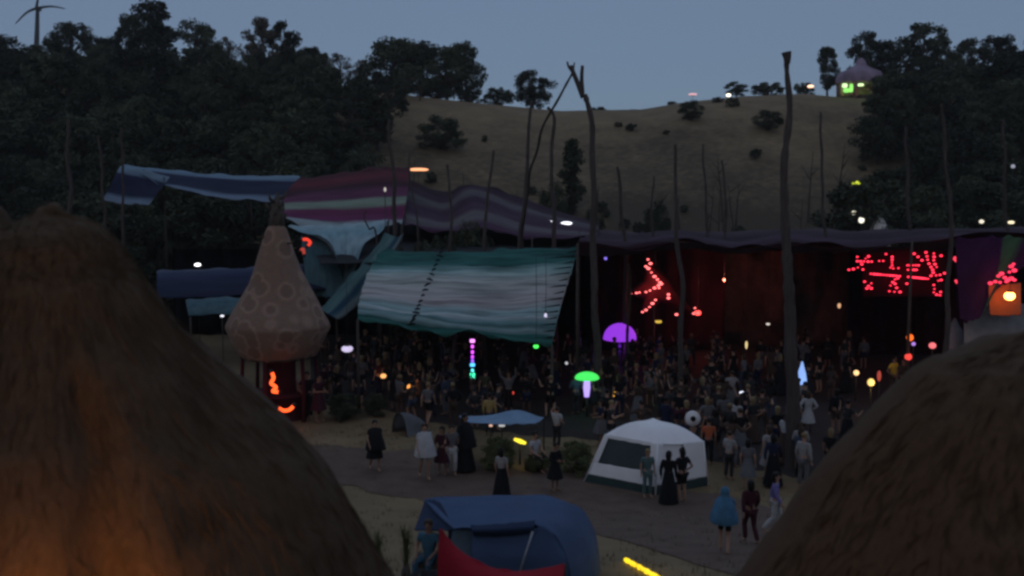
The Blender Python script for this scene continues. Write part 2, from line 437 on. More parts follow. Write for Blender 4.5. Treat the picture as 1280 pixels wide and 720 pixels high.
# left skyline, one by one
G_SKY = 'trees along the left skyline'
SK = [(-8, 48, 170, 'round', 55, 'dark tree cut by the left edge of the skyline'),
      (40, 66, 176, 'broad', 60, 'low dark tree at the foot of the wind turbine'),
      (98, 27, 178, 'broad', 62, 'wide dark tree just right of the wind turbine'),
      (140, 44, 172, 'broad', 60, 'dense low skyline tree between wind turbine and the tallest tree'),
      (172, 16, 178, 'round', 46, 'rounded dark tree close at the left of the tallest skyline tree'),
      (204, -2, 176, 'tall', 62, 'tallest dark tree on the left skyline with an uneven crown'),
      (252, 24, 178, 'broad', 66, 'broad pierced tree crown just right of the tallest skyline tree'),
      (290, 44, 178, 'sparse', 44, 'thin see-through tree in the gap of the left skyline'),
      (330, 20, 176, 'round', 52, 'tall rounded tree right of the thin see-through skyline tree'),
      (362, 24, 178, 'round', 44, 'dark tree leaning on the tall rounded tree of the left skyline'),
      (394, 58, 178, 'round', 42, 'smaller rounded tree stepping down the left skyline'),
      (428, 66, 178, 'sparse', 46, 'pale wispy tree at the low end of the left skyline'),
      (452, 74, 180, 'sparse', 34, 'pale wispy small tree beside the big hilltop clump'),
      (492, 46, 180, 'broad', 84, 'left tree of the big dark clump on the hilltop'),
      (530, 52, 182, 'broad', 84, 'middle tree of the big dark clump on the hilltop'),
      (560, 54, 180, 'broad', 70, 'second tree from the right in the big hilltop clump'),
      (584, 51, 181, 'broad', 52, 'tall narrow tree ending the big hilltop clump'),
      (622, 101, 181, 'bush', 42, 'low rounded tree between the hilltop clump and the lone tree'),
      (666, 86, 181, 'broad', 54, 'lone ball-crowned tree on the ridge left of the forked pole'),
      (748, 130, 184, 'bush', 20, 'small lone bush on the bare ridge right of the forked pole'),
      (790, 137, 186, 'bush', 14, 'tiny dark bush low on the bare ridge line')]
for (px, yt, Y, k, wp, lab) in SK:
    nm = 'ridge_bush' if k == 'bush' else 'ridge_tree'
    skyline(px, yt, Y, k, wp, nm, lab, leaf='leaf_pale' if 'pale' in lab or 'see-through' in lab else 'leaf', cat='bush' if k == 'bush' else 'tree')
for px, yt, Y, wp in ((15, 82, 168, 70), (70, 84, 168, 60), (118, 76, 168, 60), (160, 66, 168, 60), (230, 72, 168, 70), (275, 82, 168, 60), (312, 74, 168, 60), (352, 78, 168, 60), (385, 92, 169, 50), (412, 94, 170, 50), (440, 100, 172, 40), (505, 98, 176, 60), (545, 100, 178, 60), (590, 108, 179, 40), (475, 96, 176, 40)):
    skyline(px, yt, Y, 'bush', wp, 'ridge_bush', 'dark undergrowth bush filling in between the trunks of the left skyline trees', 'bushes under the left skyline trees', cat='bush')
for px, yt, Y, wp in ((1095, 90, 170, 40), (1125, 80, 168, 70), (1165, 82, 168, 60), (1200, 84, 168, 60), (1240, 80, 168, 60), (1280, 80, 168, 60)):
    skyline(px, yt, Y, 'bush', wp, 'ridge_bush', 'dark undergrowth bush filling in between the trunks of the right skyline trees', 'bushes under the right skyline trees', cat='bush')
# right skyline
SK2 = [       (838, 128, 180, 'bush', 16, 'tiny bush at the low start of the right ridge'),
       (893, 146, 165, 'bush', 30, 'small flat bush on the slope below the ridge lights'),
       (917, 101, 181, 'round', 30, 'small round tree beside the white ridge light'),
       (957, 96, 181, 'bush', 44, 'wide dark bush on the ridge left of the flared pole top'),
       (1000, 97, 182, 'bush', 26, 'low bush just right of the flared pole top on the ridge'),
       (1076, 36, 180, 'round', 48, 'round-headed tree above the lit hilltop pavilion'),
       (1112, 46, 178, 'broad', 64, 'dark tree right behind the lit hilltop pavilion'),
       (1142, 27, 178, 'round', 70, 'highest broad tree on the right skyline'),
       (1176, 60, 176, 'broad', 50, 'lower tree at the right flank of the highest right-hand tree'),
       (1206, 46, 178, 'round', 52, 'domed tree in the middle of the right skyline'),
       (1240, 42, 178, 'round', 56, 'large domed tree next to the right edge skyline tree'),
       (1280, 46, 176, 'round', 50, 'dark tree cut by the right edge of the skyline')]
for (px, yt, Y, k, wp, lab) in SK2:
    nm = 'ridge_bush' if k == 'bush' else 'ridge_tree'
    skyline(px, yt, Y, k, wp, nm, lab, cat='bush' if k == 'bush' else 'tree')
rooted(715, 172, 268, 40, 'column', 'columnar_tree', 'narrow dark columnar tree behind the forked pole', cat='tree')
rooted(553, 138, 187, 66, 'bush', 'hill_bush', 'large dark thicket bush on the bare slope below the hilltop clump')
rooted(863, 122, 150, 36, 'bush', 'hill_bush', 'dark bush under the pink lights on the right ridge')
rooted(960, 133, 162, 42, 'bush', 'hill_bush', 'dark bush on the bare slope left of the thick grey pole')
skyline(505, 92, 170, 'sparse', 30, 'hill_tree', 'slim pale tree at the foot of the hilltop clump', leaf='leaf_pale')
skyline(690, 215, 105, 'bush', 40, 'hill_bush', 'dark bush at the foot of the columnar tree', cat='bush')
skyline(820, 240, 100, 'bush', 36, 'hill_bush', 'dim bush low on the bare slope above the right canopy', cat='bush')
skyline(742, 252, 100, 'bush', 34, 'hill_bush', 'dim bush behind the stem of the forked pole', cat='bush')
# the wood on the left slope
def wood(n, xr, yr, lab, grp, hr, kinds, cond):
    done = []
    tries = 0
    while len(done) < n and tries < 8000:
        tries += 1
        Y = rnd.uniform(*yr); px = rnd.uniform(*xr)
        if not cond(px, Y): continue
        g = gY(px, Y)
        if any((g - q).length < 2.9 for q in done): continue
        done.append(g)
        h = rnd.uniform(*hr) * (.62 if Y > 150 else 1)
        make_tree(rnd.choice(kinds), rnd.randint(0, 2), 'woodland_tree', lab, g, h, rnd.uniform(.85, 1.25), grp)
def left_cond(px, Y):
    lim = 420 + 30 * noise.noise(Vector((Y * .06, 5, 0))) if Y > 120 else 345 + (Y - 90) * 2.2
    return px < lim
wood(190, (-120, 470), (90, 175), 'dark leafy tree in the dense wood covering the left hillside', 'trees of the left hillside wood', (6, 9.5), ['round', 'broad', 'tall', 'broad'], left_cond)
def right_cond(px, Y):
    return px > 1085 + 60 * noise.noise(Vector((Y * .05, 0, 0))) + (20 if Y > 150 else 0)
wood(80, (1060, 1400), (92, 172), 'dark leafy tree in the dense wood covering the right hillside', 'trees of the right hillside wood', (6, 10), ['round', 'broad', 'tall', 'broad'], right_cond)
wood(34, (390, 545), (108, 168), 'pale thin tree on the slope between the dark wood and the bare hill', 'pale thin trees on the slope', (5, 8), ['sparse', 'sparse', 'tall'], lambda px, Y: px < 470 + (Y - 108) * 1.0)
def scrub():
    k = 0
    while k < 46:
        Y = 90 + 70 * rnd.random() ** 1.4; px = rnd.uniform(520, 1085)
        if Y > 125 and rnd.random() < .6: continue
        k += 1
        make_tree('bush', rnd.randint(0, 2), 'scrub_bush', 'small dark scrub bush on the bare central hillside', gY(px, Y), rnd.uniform(.7, 2.0), rnd.uniform(.9, 1.6), 'scrub bushes on the bare hillside', 'leaf', 'bush')
scrub()
# scrub around the back of the canopies
for (px, Y, h, lab) in [(250, 72, 5.4, 'dark leafy bush below the blue-edged canopy'), (295, 70, 5.8, 'dark shrub right behind the cone tower'),
                        (190, 74, 5.2, 'dark shrub at the left post of the blue-edged canopy'), (225, 70, 4.6, 'low dark shrub above the long blue tarpaulin'),
                        (320, 76, 6.2, 'tallest dark shrub under the blue-edged canopy'), (150, 78, 5.5, 'dark shrub above the left thatched mound')]:
    make_tree('bush', rnd.randint(0, 2), 'shrub', lab, gY(px, Y), h, rnd.uniform(.9, 1.1), None, 'leaf', 'shrub')
skyline(560, 262, 62, 'bush', 50, 'shrub', 'black shrub behind the top edge of the teal striped canopy', cat='shrub')
skyline(588, 258, 64, 'bush', 50, 'shrub', 'dark shrub in the hollow of the purple canopy', cat='shrub')
skyline(520, 270, 60, 'bush', 46, 'shrub', 'dark shrub beside the twisted cloth strip', cat='shrub')

def dry_grass():
    rg = random.Random(21); bm = bmesh.new(); k = 0
    while k < 1500:
        px = rg.uniform(340, 1000); py = rg.choice([rg.uniform(530, 565), rg.uniform(606, 725), rg.uniform(575, 640)])
        if 575 <= py <= 640 and rg.random() < .8: continue
        p = gp(px, py) if k % 1 == 0 else None
        k += 1
        for i in range(rg.randint(4, 10)):
            a = rg.random() * 6.28; h = rg.uniform(.04, .16); d = Vector((math.cos(a), math.sin(a), 0)); o = p + Vector((rg.gauss(0, .09), rg.gauss(0, .09), -.01)); w_ = Vector((-d.y, d.x, 0)) * .008
            bm.faces.new([bm.verts.new(x) for x in (o - w_, o + w_, o + d * h * .5 + Vector((0, 0, h)))])
    tag(mobj('grass', bm, mat('dry_grass', (.12, .095, .05), .9, .4, 1), smooth=False), kind='stuff')
dry_grass()
def bare_trunks():
    rg = random.Random(31)
    for i in range(26):
        px = rg.choice([rg.uniform(430, 620), rg.uniform(620, 1080), rg.uniform(780, 1080)]); Y = rg.uniform(88, 118); g = gY(px, Y)
        t = thing('bare_tree', 'thin bare leafless tree on the lower hillside behind the canopies', 'tree', g, 0, 'bare trees on the lower hillside')
        h = rg.uniform(4.5, 9.5); l = Vector((rg.uniform(-.8, .8), 0, 0))
        bm = bmesh.new(); tube(bm, smooth_pts([(0, 0, -.2), l * .2 + Vector((0, 0, h * .35)), l * .7 + Vector((0, 0, h * .7)), l + Vector((0, 0, h))], 4), [.16 - .011 * q for q in range(13)], 6); mobj('trunk', bm, M['bark'], t)
        for q in range(rg.randint(2, 5)):
            u = rg.uniform(.4, .9); b = l * u * .9 + Vector((0, 0, h * u)); a = rg.random() * 6.28; d = Vector((math.cos(a), math.sin(a), rg.uniform(.5, 1.4))) * rg.uniform(.5, 1.6)
            bm = bmesh.new(); tube(bm, [b, b + d * .5, b + d + Vector((0, 0, .2))], [.06, .04, .015], 5); mobj('branch', bm, M['bark'], t)
bare_trunks()

# ------------------------------------------------------------------ tall bare poles
def pole(label, pts, rads, Y, extra=(), ground_px=None, name='bare_pole', m='pole_wood', group=None):
    """pts: (px, py[, dY]) from the ground up"""
    p3 = [at(p[0], p[1], Y + (p[2] if len(p) > 2 else 0)) for p in pts]
    base = gY(pts[0][0], Y); base.z = ground(base.x, base.y) - .2
    t = thing(name, label, 'pole', base, group=group)
    bm = bmesh.new(); line = smooth_pts([base] + p3, 9)
    def wob(l, s):
        return [p + Vector((noise.noise(p * .45 + Vector((s, 0, 0))), noise.noise(p * .45 + Vector((0, s, 5))), 0)) * .22 for p in l]
    rr = [rads[0] + (rads[1] - rads[0]) * i / (len(line) - 1) for i in range(len(line))]
    rr = [r * .88 * (1 + .38 * noise.noise(Vector((i * .7, label.__len__(), 0)))) for i, r in enumerate(rr)]
    tube(bm, wob(line, len(label)), rr, 9)
    mobj('trunk', bm, M[m], t, world=True)
    for e, (ra, rb) in extra:
        bm = bmesh.new(); l = smooth_pts([at(p[0], p[1], Y + (p[2] if len(p) > 2 else 0)) for p in e], 4)
        tube(bm, l, [ra + (rb - ra) * i / (len(l) - 1) for i in range(len(l))], 7)
        mobj('branch', bm, M[m], t, world=True)
    return t
pole('tall forked bare pole with a Y-shaped top against the sky', [(746, 480), (745, 400), (742, 300), (741, 230), (735, 160), (729, 118)], (.21, .12), 44,
     [([(729, 122), (722, 104), (713, 82)], (.12, .09)), ([(728, 116), (727, 98), (728, 82)], (.10, .07)), ([(716, 90), (711, 84), (709, 77)], (.06, .04)), ([(717, 92), (717, 86), (718, 78)], (.05, .03))])
pole('slender leaning pole resting its tip on the fork of the tall pole', [(650, 330), (655, 270, -2), (665, 200, -5), (688, 142, -8), (717, 92, -11.5)], (.11, .055), 56)
pole('bent-topped dark pole under the leaning pole', [(694, 330), (692, 265), (689, 200), (692, 150), (684, 134)], (.16, .09), 57)
pole('straight bare pole left of the bent-topped pole', [(648, 330), (650, 298), (656, 230), (661, 170), (668, 126)], (.19, .08), 58)
pole('short bare pole standing over the purple canopy hump', [(606, 320), (608, 285), (610, 230), (617, 188)], (.12, .07), 54)
pole('short bare pole rising behind the teal canopy top edge', [(563, 330), (563, 290), (562, 240), (560, 205)], (.11, .07), 56)
pole('thick dim bare pole in front of the red striped canopy', [(494, 330), (494, 290), (492, 230), (490, 190), (487, 150)], (.17, .09), 58)
pole('thin twig-like pole right of the thick dim pole', [(522, 330), (520, 285), (516, 230), (514, 190)], (.08, .04), 58)
pole('leaning short post beside the red striped canopy end', [(472, 300), (462, 286), (456, 272), (459, 262)], (.07, .04), 57)
pole('short bare pole above the left end of the right-hand canopy', [(782, 330), (780, 290), (776, 250), (772, 208)], (.15, .09), 54)
pole('slim pole stub with a pale tip on the bare slope', [(818, 330), (818, 290), (817, 240), (815, 220)], (.09, .06), 58)
pole('grey bare pole right of the red star with a stepped base', [(851, 520), (852, 480), (851, 400), (848, 310), (846, 250), (844, 180)], (.16, .07), 42,
     [([(851, 498), (842, 486), (836, 470)], (.09, .04)), ([(853, 500), (862, 488), (868, 474)], (.09, .04))])
pole('dim bare pole behind the right-hand canopy, left of a twin', [(883, 320), (882, 280), (880, 220), (878, 180)], (.12, .07), 64)
pole('dim twin pole right behind the grey stepped pole', [(908, 320), (907, 290), (905, 235), (903, 200)], (.11, .07), 64)
pole('tallest thick grey trunk pole with a flared top rising from the crowd', [(988, 590), (989, 500), (987, 420), (983, 340), (980, 260), (981, 160), (984, 76)], (.33, .09), 34,
     [([(984, 80), (984, 72), (983, 65)], (.09, .17))])
pole('dim straight pole behind the right canopy below the lit pavilion', [(1030, 320), (1030, 285), (1028, 220), (1025, 140)], (.15, .08), 62)
pole('dark straight pole at the right end of the red light sign', [(1186, 420), (1187, 370), (1188, 300), (1186, 220), (1180, 130)], (.15, .06), 43)
pole('pale slim trunk in the right wood left of the dark straight pole', [(1136, 300), (1136, 270), (1134, 210), (1134, 160)], (.16, .10), 72)
pole('slim trunk near the right edge above the striped hanging', [(1262, 320), (1261, 280), (1256, 220), (1254, 150)], (.14, .08), 66)
pole('pale bare trunk at the left edge of the left wood', [(87, 290), (87, 250), (86, 200), (86, 150)], (.20, .12), 74)
pole('thin leaning bare trunk in the left wood', [(130, 290), (128, 250), (126, 210), (122, 170)], (.13, .08), 74)
pole('short pale trunk above the left end of the blue-edged canopy', [(152, 290), (152, 230), (154, 190), (155, 160)], (.12, .08), 74)
pole('thin black support pole in front of the purple glowing dome', [(788, 500), (788, 450), (788, 400), (788, 330)], (.10, .08), 50, m='bark')
pole('slim support pole under the teal striped canopy', [(566, 500), (566, 460), (567, 420), (566, 392)], (.09, .07), 46)

# lone ridge tree
skyline(1029, 56, 177, 'tall', 27, 'ridge_tree', 'narrow dark tree standing alone beside the lit hilltop pavilion')

# wind turbine
def turbine():
    Y = 420; g = Vector(((48 - 640) / F * Y, Y, 28)); hub = at(47, 11, Y)
    t = thing('wind_turbine', 'grey three-bladed wind turbine standing far behind the left skyline', 'wind turbine', g)
    bm = bmesh.new(); tube(bm, [g, g.lerp(hub, .5), hub], [1.8, 1.35, .7], 14); mobj('tower', bm, M['bone'], t, world=True)
    bm = bmesh.new(); tube(bm, [hub + Vector((0, 2, 0)), hub + Vector((0, .5, 0)), hub - Vector((0, 1.6, 0))], [.8, .9, .4], 12); nac = mobj('nacelle', bm, M['bone'], t, world=True)
    for tip, mid in (((82, 11), (64, 8)), ((19, 30), (33, 16)), ((46, -28), (48, -8))):
        bm = bmesh.new(); l = smooth_pts([hub - Vector((0, 1.2, 0)), at(*mid, Y - 1.2), at(*tip, Y - 1.2)], 5)
        tube(bm, l, [.5, .6, .55, .5, .45, .42, .38, .33, .28, .22, .12][:len(l)], 6); bmesh.ops.translate(bm, verts=bm.verts, vec=-Vector(g)); mobj('blade', bm, M['bone'], nac)
turbine()

# ------------------------------------------------------------------ canopies
M['teal_stripes'] = stripe_mat('teal_stripes', [(0, (.03, .13, .115)), (.21, (.03, .135, .12)), (.26, (.28, .44, .42)), (.34, (.42, .46, .43)), (.58, (.45, .41, .40)),
                               (.68, (.25, .38, .38)), (.74, (.42, .47, .47)), (.80, (.12, .24, .24)), (.86, (.24, .34, .34)), (.89, (.02, .10, .085)), (1, (.04, .15, .125))], warp=.05, streak=(2.6, 30), dark=.7)
M['red_stripes'] = stripe_mat('red_stripes', [(0, (.05, .010, .014)), (.22, (.12, .010, .022)), (.36, (.035, .006, .014)), (.45, (.10, .022, .06)), (.56, (.11, .026, .07)), (.60, (.20, .25, .19)), (.67, (.20, .25, .19)),
                               (.71, (.13, .018, .065)), (.86, (.13, .026, .085)), (.91, (.27, .32, .33)), (1, (.28, .33, .34))], warp=.02, streak=(3, 14), dark=.4)
M['purple_stripes'] = stripe_mat('purple_stripes', [(0, (.02, .008, .014)), (.25, (.04, .016, .034)), (.32, (.10, .085, .09)), (.40, (.09, .08, .085)), (.48, (.05, .024, .045)), (.68, (.06, .028, .05)),
                               (.75, (.13, .115, .12)), (.84, (.10, .085, .09)), (.9, (.07, .03, .06)), (1, (.06, .025, .05))], warp=.03, streak=(3, 14), dark=.4)
M['blue_edge'] = stripe_mat('blue_edge', [(0, (.19, .28, .35)), (.20, (.14, .21, .29)), (.27, (.016, .02, .055)), (.72, (.014, .018, .045)), (.82, (.13, .18, .25)), (1, (.18, .23, .30))], warp=.02, streak=(3, 10), dark=.3)
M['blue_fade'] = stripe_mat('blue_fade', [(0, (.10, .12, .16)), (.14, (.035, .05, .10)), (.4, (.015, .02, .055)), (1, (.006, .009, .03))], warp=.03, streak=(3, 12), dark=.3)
M['teal_fade'] = stripe_mat('teal_fade', [(0, (.10, .15, .17)), (.3, (.05, .11, .13)), (.6, (.06, .11, .12)), (1, (.03, .07, .08))], warp=.04, streak=(12, 4), dark=.4)
M['cyan_wrap'] = stripe_mat('cyan_wrap', [(0, (.34, .44, .47)), (.25, (.20, .34, .38)), (.5, (.27, .36, .39)), (1, (.12, .24, .27))], warp=.06, streak=(8, 5), dark=.4)
M['twist'] = stripe_mat('twist', [(0, (.06, .12, .12)), (.35, (.10, .18, .18)), (.5, (.012, .04, .07)), (.62, (.02, .07, .10)), (.75, (.12, .15, .15)), (1, (.05, .06, .06))], warp=.05, streak=(4, 9), dark=.4)
M['purple_top'] = stripe_mat('purple_top', [(0, (.075, .05, .06)), (.25, (.040, .020, .034)), (.5, (.026, .010, .02)), (.66, (.06, .036, .055)), (.78, (.035, .012, .026)), (1, (.035, .010, .018))], warp=.08, streak=(6, 8), dark=.4)
M['harlequin'] = stripe_mat('harlequin', [(0, (.05, .016, .06)), (.52, (.045, .014, .065)), (.56, (.06, .13, .075)), (.74, (.06, .13, .07)), (.82, (.05, .012, .05)), (1, (.05, .015, .05))], axis=0, warp=.03, streak=(3, 5), dark=.4)

def canopy(label, cloths, posts, name='cloth_canopy'):
    t = thing(name, label, 'canopy', at(*posts[0]))
    for nm, rows, m, k in cloths: sheet(nm, rows, M[m], t, **k)
    return t
# blue-edged canopy at the back left
t = canopy('dark canopy with pale blue edges hung at the back left below the wood',
           [('roof_cloth', [[(152, 207, 86), (215, 213, 86), (290, 219, 86), (375, 221, 86)], [(198, 230, 80), (250, 242, 78), (300, 250, 78), (378, 252, 78)]], 'blue_edge', dict(wr=.12, nu=60)),
            ('side_flap', [[(150, 208, 85), (180, 213, 83), (212, 221, 80)], [(140, 228, 83), (170, 234, 82), (200, 238, 79)], [(128, 250, 82), (155, 255, 80), (186, 256, 78)]], 'blue_edge', dict(wr=.08))], [(152, 207, 86)])
for p, q in (((205, 221, 80), 0), ((378, 238, 80), 0), ((152, 207, 86), 0)):
    a = at(*p); bm = bmesh.new(); tube(bm, [(a.x, a.y, ground(a.x, a.y)), a], [.09, .06], 7); mobj('post', bm, M['pole_wood'], t, world=True)
# red and purple striped canopy
t = canopy('sagging canopy striped maroon, purple, pale green and white behind the cone tower',
           [('roof_cloth', [[(372, 224, 84), (420, 217, 84), (470, 210, 84), (512, 209, 84)], [(352, 250, 72), (410, 246, 72), (460, 242, 72), (510, 240, 72)], [(352, 276, 64), (410, 284, 64), (455, 283, 64), (502, 281, 64)]], 'red_stripes', dict(wr=.18, nu=60, nv=24))], [(372, 224, 84)])
for p in ((353, 274, 64.2), (502, 280, 64.2), (512, 210, 84)):
    a = at(*p); bm = bmesh.new(); tube(bm, [(a.x, a.y, ground(a.x, a.y)), a], [.09, .06], 7); mobj('post', bm, M['pole_wood'], t, world=True)
t = canopy('purple canopy with wavy white stripes running down to the right',
           [('roof_cloth', [[(510, 226, 84), (555, 240, 84), (592, 232, 84), (660, 250, 84), (748, 280, 84)], [(508, 252, 73), (555, 266, 74), (592, 246, 74), (650, 268, 74), (748, 288, 72)],
                            [(505, 282, 64), (560, 290, 64), (605, 286, 64), (665, 296, 64), (746, 298, 64)]], 'purple_stripes', dict(wr=.2, nu=80, nv=24))], [(508, 209, 84)])
for p in ((746, 298, 64), (665, 296, 64), (748, 276, 84)):
    a = at(*p); bm = bmesh.new(); tube(bm, [(a.x, a.y, ground(a.x, a.y)), a], [.09, .06], 7); mobj('post', bm, M['pole_wood'], t, world=True)
# pale cyan sheet
t = canopy('pale cyan cloth hanging in a fold beside the cone tower tip',
           [('roof_cloth', [[(360, 283, 63), (400, 281, 63), (440, 279, 63), (485, 275, 63)], [(378, 291, 60), (412, 298, 60), (440, 294, 60), (475, 292, 60)],
                            [(412, 302, 57), (424, 326, 57), (440, 322, 57), (455, 305, 57)], [(426, 346, 55), (430, 352, 55), (437, 346, 55), (446, 332, 55)]], 'cyan_wrap', dict(wr=.10, nv=24))], [(360, 283, 63)])
a = at(485, 275, 63); bm = bmesh.new(); tube(bm, [(a.x, a.y, 0), a], [.09, .06], 7); mobj('post', bm, M['pole_wood'], t, world=True)
tag(sheet('cloth_strip', [[(482, 290, 58), (462, 318, 55), (432, 352, 52), (400, 386, 49)], [(496, 296, 57.5), (472, 328, 54.5), (444, 362, 51.5), (412, 394, 48.5)], [(506, 290, 58), (484, 330, 54), (456, 372, 51), (424, 400, 48)]], M['twist'], wr=.10, nv=14),
    'narrow dark teal cloth strip twisted between the cone tower and the teal canopy', 'cloth strip')
tag(sheet('hanging_cloth', [[(376, 296, 60), (396, 298, 60), (424, 318, 58)], [(380, 330, 58), (400, 336, 57), (430, 350, 55)], [(384, 372, 56), (402, 372, 55), (424, 376, 53)]], M['teal_fade'], wr=.08),
    'dim teal cloth hanging behind the right side of the cone tower', 'cloth')
# main teal striped canopy
t = canopy('large teal and white striped canopy sloping down over the dance floor edge',
           [('roof_cloth', [[(474, 316, 54), (540, 315, 54), (600, 313, 54), (660, 311, 54), (724, 309, 54)], [(458, 344, 49), (530, 346, 49), (600, 347, 49), (655, 346, 49), (713, 345, 49)],
                            [(449, 376, 45), (520, 384, 45), (590, 388, 45), (645, 390, 45), (700, 388, 45)], [(447, 399, 42.6), (515, 411, 42.6), (590, 418, 42.6), (640, 424, 42.6), (690, 431, 42.6)]], 'teal_stripes', dict(wr=.24, nu=110, nv=44, ws=1.1))], [(474, 316, 54)])
TEAL_ROWS = [[(474, 316, 54), (540, 315, 54), (600, 313, 54), (660, 311, 54), (724, 309, 54)], [(458, 344, 49), (530, 346, 49), (600, 347, 49), (655, 346, 49), (713, 345, 49)],
             [(449, 376, 45), (520, 384, 45), (590, 388, 45), (645, 390, 45), (700, 388, 45)], [(447, 399, 42.6), (515, 411, 42.6), (590, 418, 42.6), (640, 424, 42.6), (690, 431, 42.6)]]
def on_teal(u, v):
    R_ = [[at(*q) for q in r] for r in TEAL_ROWS]
    def pl(L, t):
        t *= len(L) - 1; i = min(int(t), len(L) - 2); return L[i].lerp(L[i + 1], t - i)
    return pl([pl(r, u) for r in R_], v) + Vector((0, -.25, .22))
for i in range(18):
    bm = bmesh.new(); v = i / 17; p = on_teal(.31 - .06 * v, v)
    d = Vector((.16 * rnd.uniform(.5, 1.2), 0, rnd.uniform(-.05, .1)))
    tube(bm, [p - d, p + Vector((0, -.04, .03)), p + d], [.03, .06, .03], 5)
    mobj('seam_knot', bm, M['black'], t, world=True)
for i in range(16):
    bm = bmesh.new(); v = (i + .5) / 16; p = on_teal(.995, v); L = rnd.uniform(.3, 1.5)
    q = on_teal(.995 - L / 9, v + .02)
    tube(bm, [p, p.lerp(q, .5), q], [.04, .03, .008], 5)
    mobj('guy_cord', bm, M['black'], t, world=True)
for p in ((474, 316, 54), (724, 309, 54), (447, 399, 42.6), (690, 431, 42.6)):
    a = at(*p); bm = bmesh.new(); tube(bm, [(a.x, a.y, 0), a], [.08, .06], 7); mobj('post', bm, M['pole_wood'], t, world=True)
# flat dim canopy over the dance floor, right
t = canopy('long flat dim purple canopy spanning the dance floor on the right',
           [('roof_cloth', [[(738, 288, 80), (790, 290, 80), (848, 288, 80), (915, 291, 80), (982, 287, 80), (1040, 290, 80), (1100, 288, 80), (1160, 286, 80), (1300, 285, 80)], [(730, 296, 60), (790, 299, 61), (848, 293, 60), (915, 300, 61), (982, 294, 60), (1040, 298, 60), (1100, 297, 61), (1160, 292, 60), (1300, 291, 60)],
                            [(722, 302, 45), (780, 309, 45.2), (848, 302, 45), (915, 310, 45.2), (982, 303, 45), (1040, 309, 45), (1100, 307, 45.1), (1160, 302, 45), (1300, 298, 45)]], 'purple_top', dict(wr=.26, nu=140, nv=26, ws=.6)),
            ('valance', [[(722, 303, 45.1), (780, 310, 45.3), (848, 303, 45.1), (915, 311, 45.3), (982, 304, 45.1), (1040, 310, 45.1), (1100, 308, 45.2), (1192, 302, 45.1)], [(722, 322, 45.3), (780, 318, 45.4), (848, 311, 45.3), (915, 317, 45.4), (982, 313, 45.3), (1040, 315, 45.3), (1100, 312, 45.3), (1192, 312, 45.3)]], 'dark_valance', dict(wr=.12, nu=90, nv=6))], [(738, 288, 80)])
for p in ((722, 304, 45), (738, 288, 80), (1000, 290, 79), (1140, 288, 79), (1140, 301, 45)):
    a = at(*p); bm = bmesh.new(); tube(bm, [(a.x, a.y, 0), a], [.08, .06], 7); mobj('post', bm, M['bark'], t, world=True)
# added sheet blocking skylight over the back half of the left dance floor
tag(sheet('skylight_blocker', [[(380, 276, 82), (500, 276, 82), (620, 280, 82), (750, 288, 82)], [(390, 306, 64), (500, 304, 64), (620, 308, 64), (738, 310, 64)], [(400, 330, 54), (500, 328, 54), (620, 326, 54), (722, 323, 54)]], M['black'], wr=.15, nu=50),
    'added black sheet blocking skylight under the striped canopies above the dance floor', 'light blocker')
# stage back curtains
def curtain(name, label, x0, x1, Y, z0, z1, m, amp=.25, per=1.6, Y1=None, crumple=0):
    bm = bmesh.new(); n = max(20, int((x1 - x0) * 6)); g = []
    for i in range(n + 1):
        u = i / n; x = x0 + (x1 - x0) * u; yb = Y + ((Y1 or Y) - Y) * u
        o = amp * math.sin(x * 6.28 / per + 2 * noise.noise(Vector((x * .4, Y, 0))))
        g.append([bm.verts.new((x, yb + o * (1 - .3 * k / 8) + crumple * noise.fractal(Vector((x * .42, k * .34, Y)), 1, 2, 4) + .1 * noise.noise(Vector((x, k, 1))), z1 + (z0 - z1) * k / 8)) for k in range(9)])
    for a, b in zip(g, g[1:]):
        for k in range(8): bm.faces.new((a[k], a[k + 1], b[k + 1], b[k]))
    bmesh.ops.solidify(bm, geom=bm.faces[:], thickness=.02)
    return tag(mobj(name, bm, M[m]), label, 'curtain')
curtain('stage_curtain', 'added black curtain blocking light behind the dance floor below the striped canopies', -22, 5.8, 66, 0, 5.6, 'black')  # added to keep light from coming in behind the canopies
curtain('stage_curtain', 'dark red curtain behind the glowing red star', 4.6, 12.4, 59.5, 0, 6.2, 'maroon')
curtain('stage_curtain', 'reddish brown drape hanging between the red star and the red light sign', 11.7, 20.6, 61, 0.0, 6.2, 'brown_cloth', amp=.22, per=4.3, crumple=1.3)
curtain('stage_curtain', 'added black drape blocking light at the far right end of the dance floor', 27.1, 40, 58, 0, 6.2, 'black')  # added to keep light out at the right end
curtain('stage_curtain', 'dark maroon drape behind the red light sign', 19.1, 27.0, 58, 0, 6.2, 'maroon')
# right end harlequin hanging
tag(sheet('striped_hanging', [[(1194, 300, 44.8), (1225, 298, 44.7), (1250, 296, 44.6), (1275, 296, 44.6), (1300, 296, 44.6)], [(1196, 345, 44.5), (1222, 343, 44.3), (1245, 335, 44.3), (1262, 325, 44.3), (1300, 318, 44.3)],
                              [(1200, 400, 44.2), (1212, 402, 44.1), (1226, 396, 44), (1240, 370, 43.9), (1262, 345, 43.9)]], M['harlequin'], wr=.12, nu=50, nv=24),
    'purple cloth with green bands hanging at the right end of the long canopy', 'cloth hanging')
tag(sheet('grey_hanging', [[(1205, 398, 45), (1235, 384, 45), (1262, 380, 45), (1300, 378, 45)], [(1205, 420, 44.8), (1235, 420, 44.8), (1262, 418, 44.8), (1300, 416, 44.8)], [(1205, 452, 44.6), (1235, 452, 44.6), (1262, 452, 44.6), (1300, 452, 44.6)]], M['grey_cloth'], wr=.1),
    'grey cloth hanging under the bright orange lamp', 'cloth hanging')
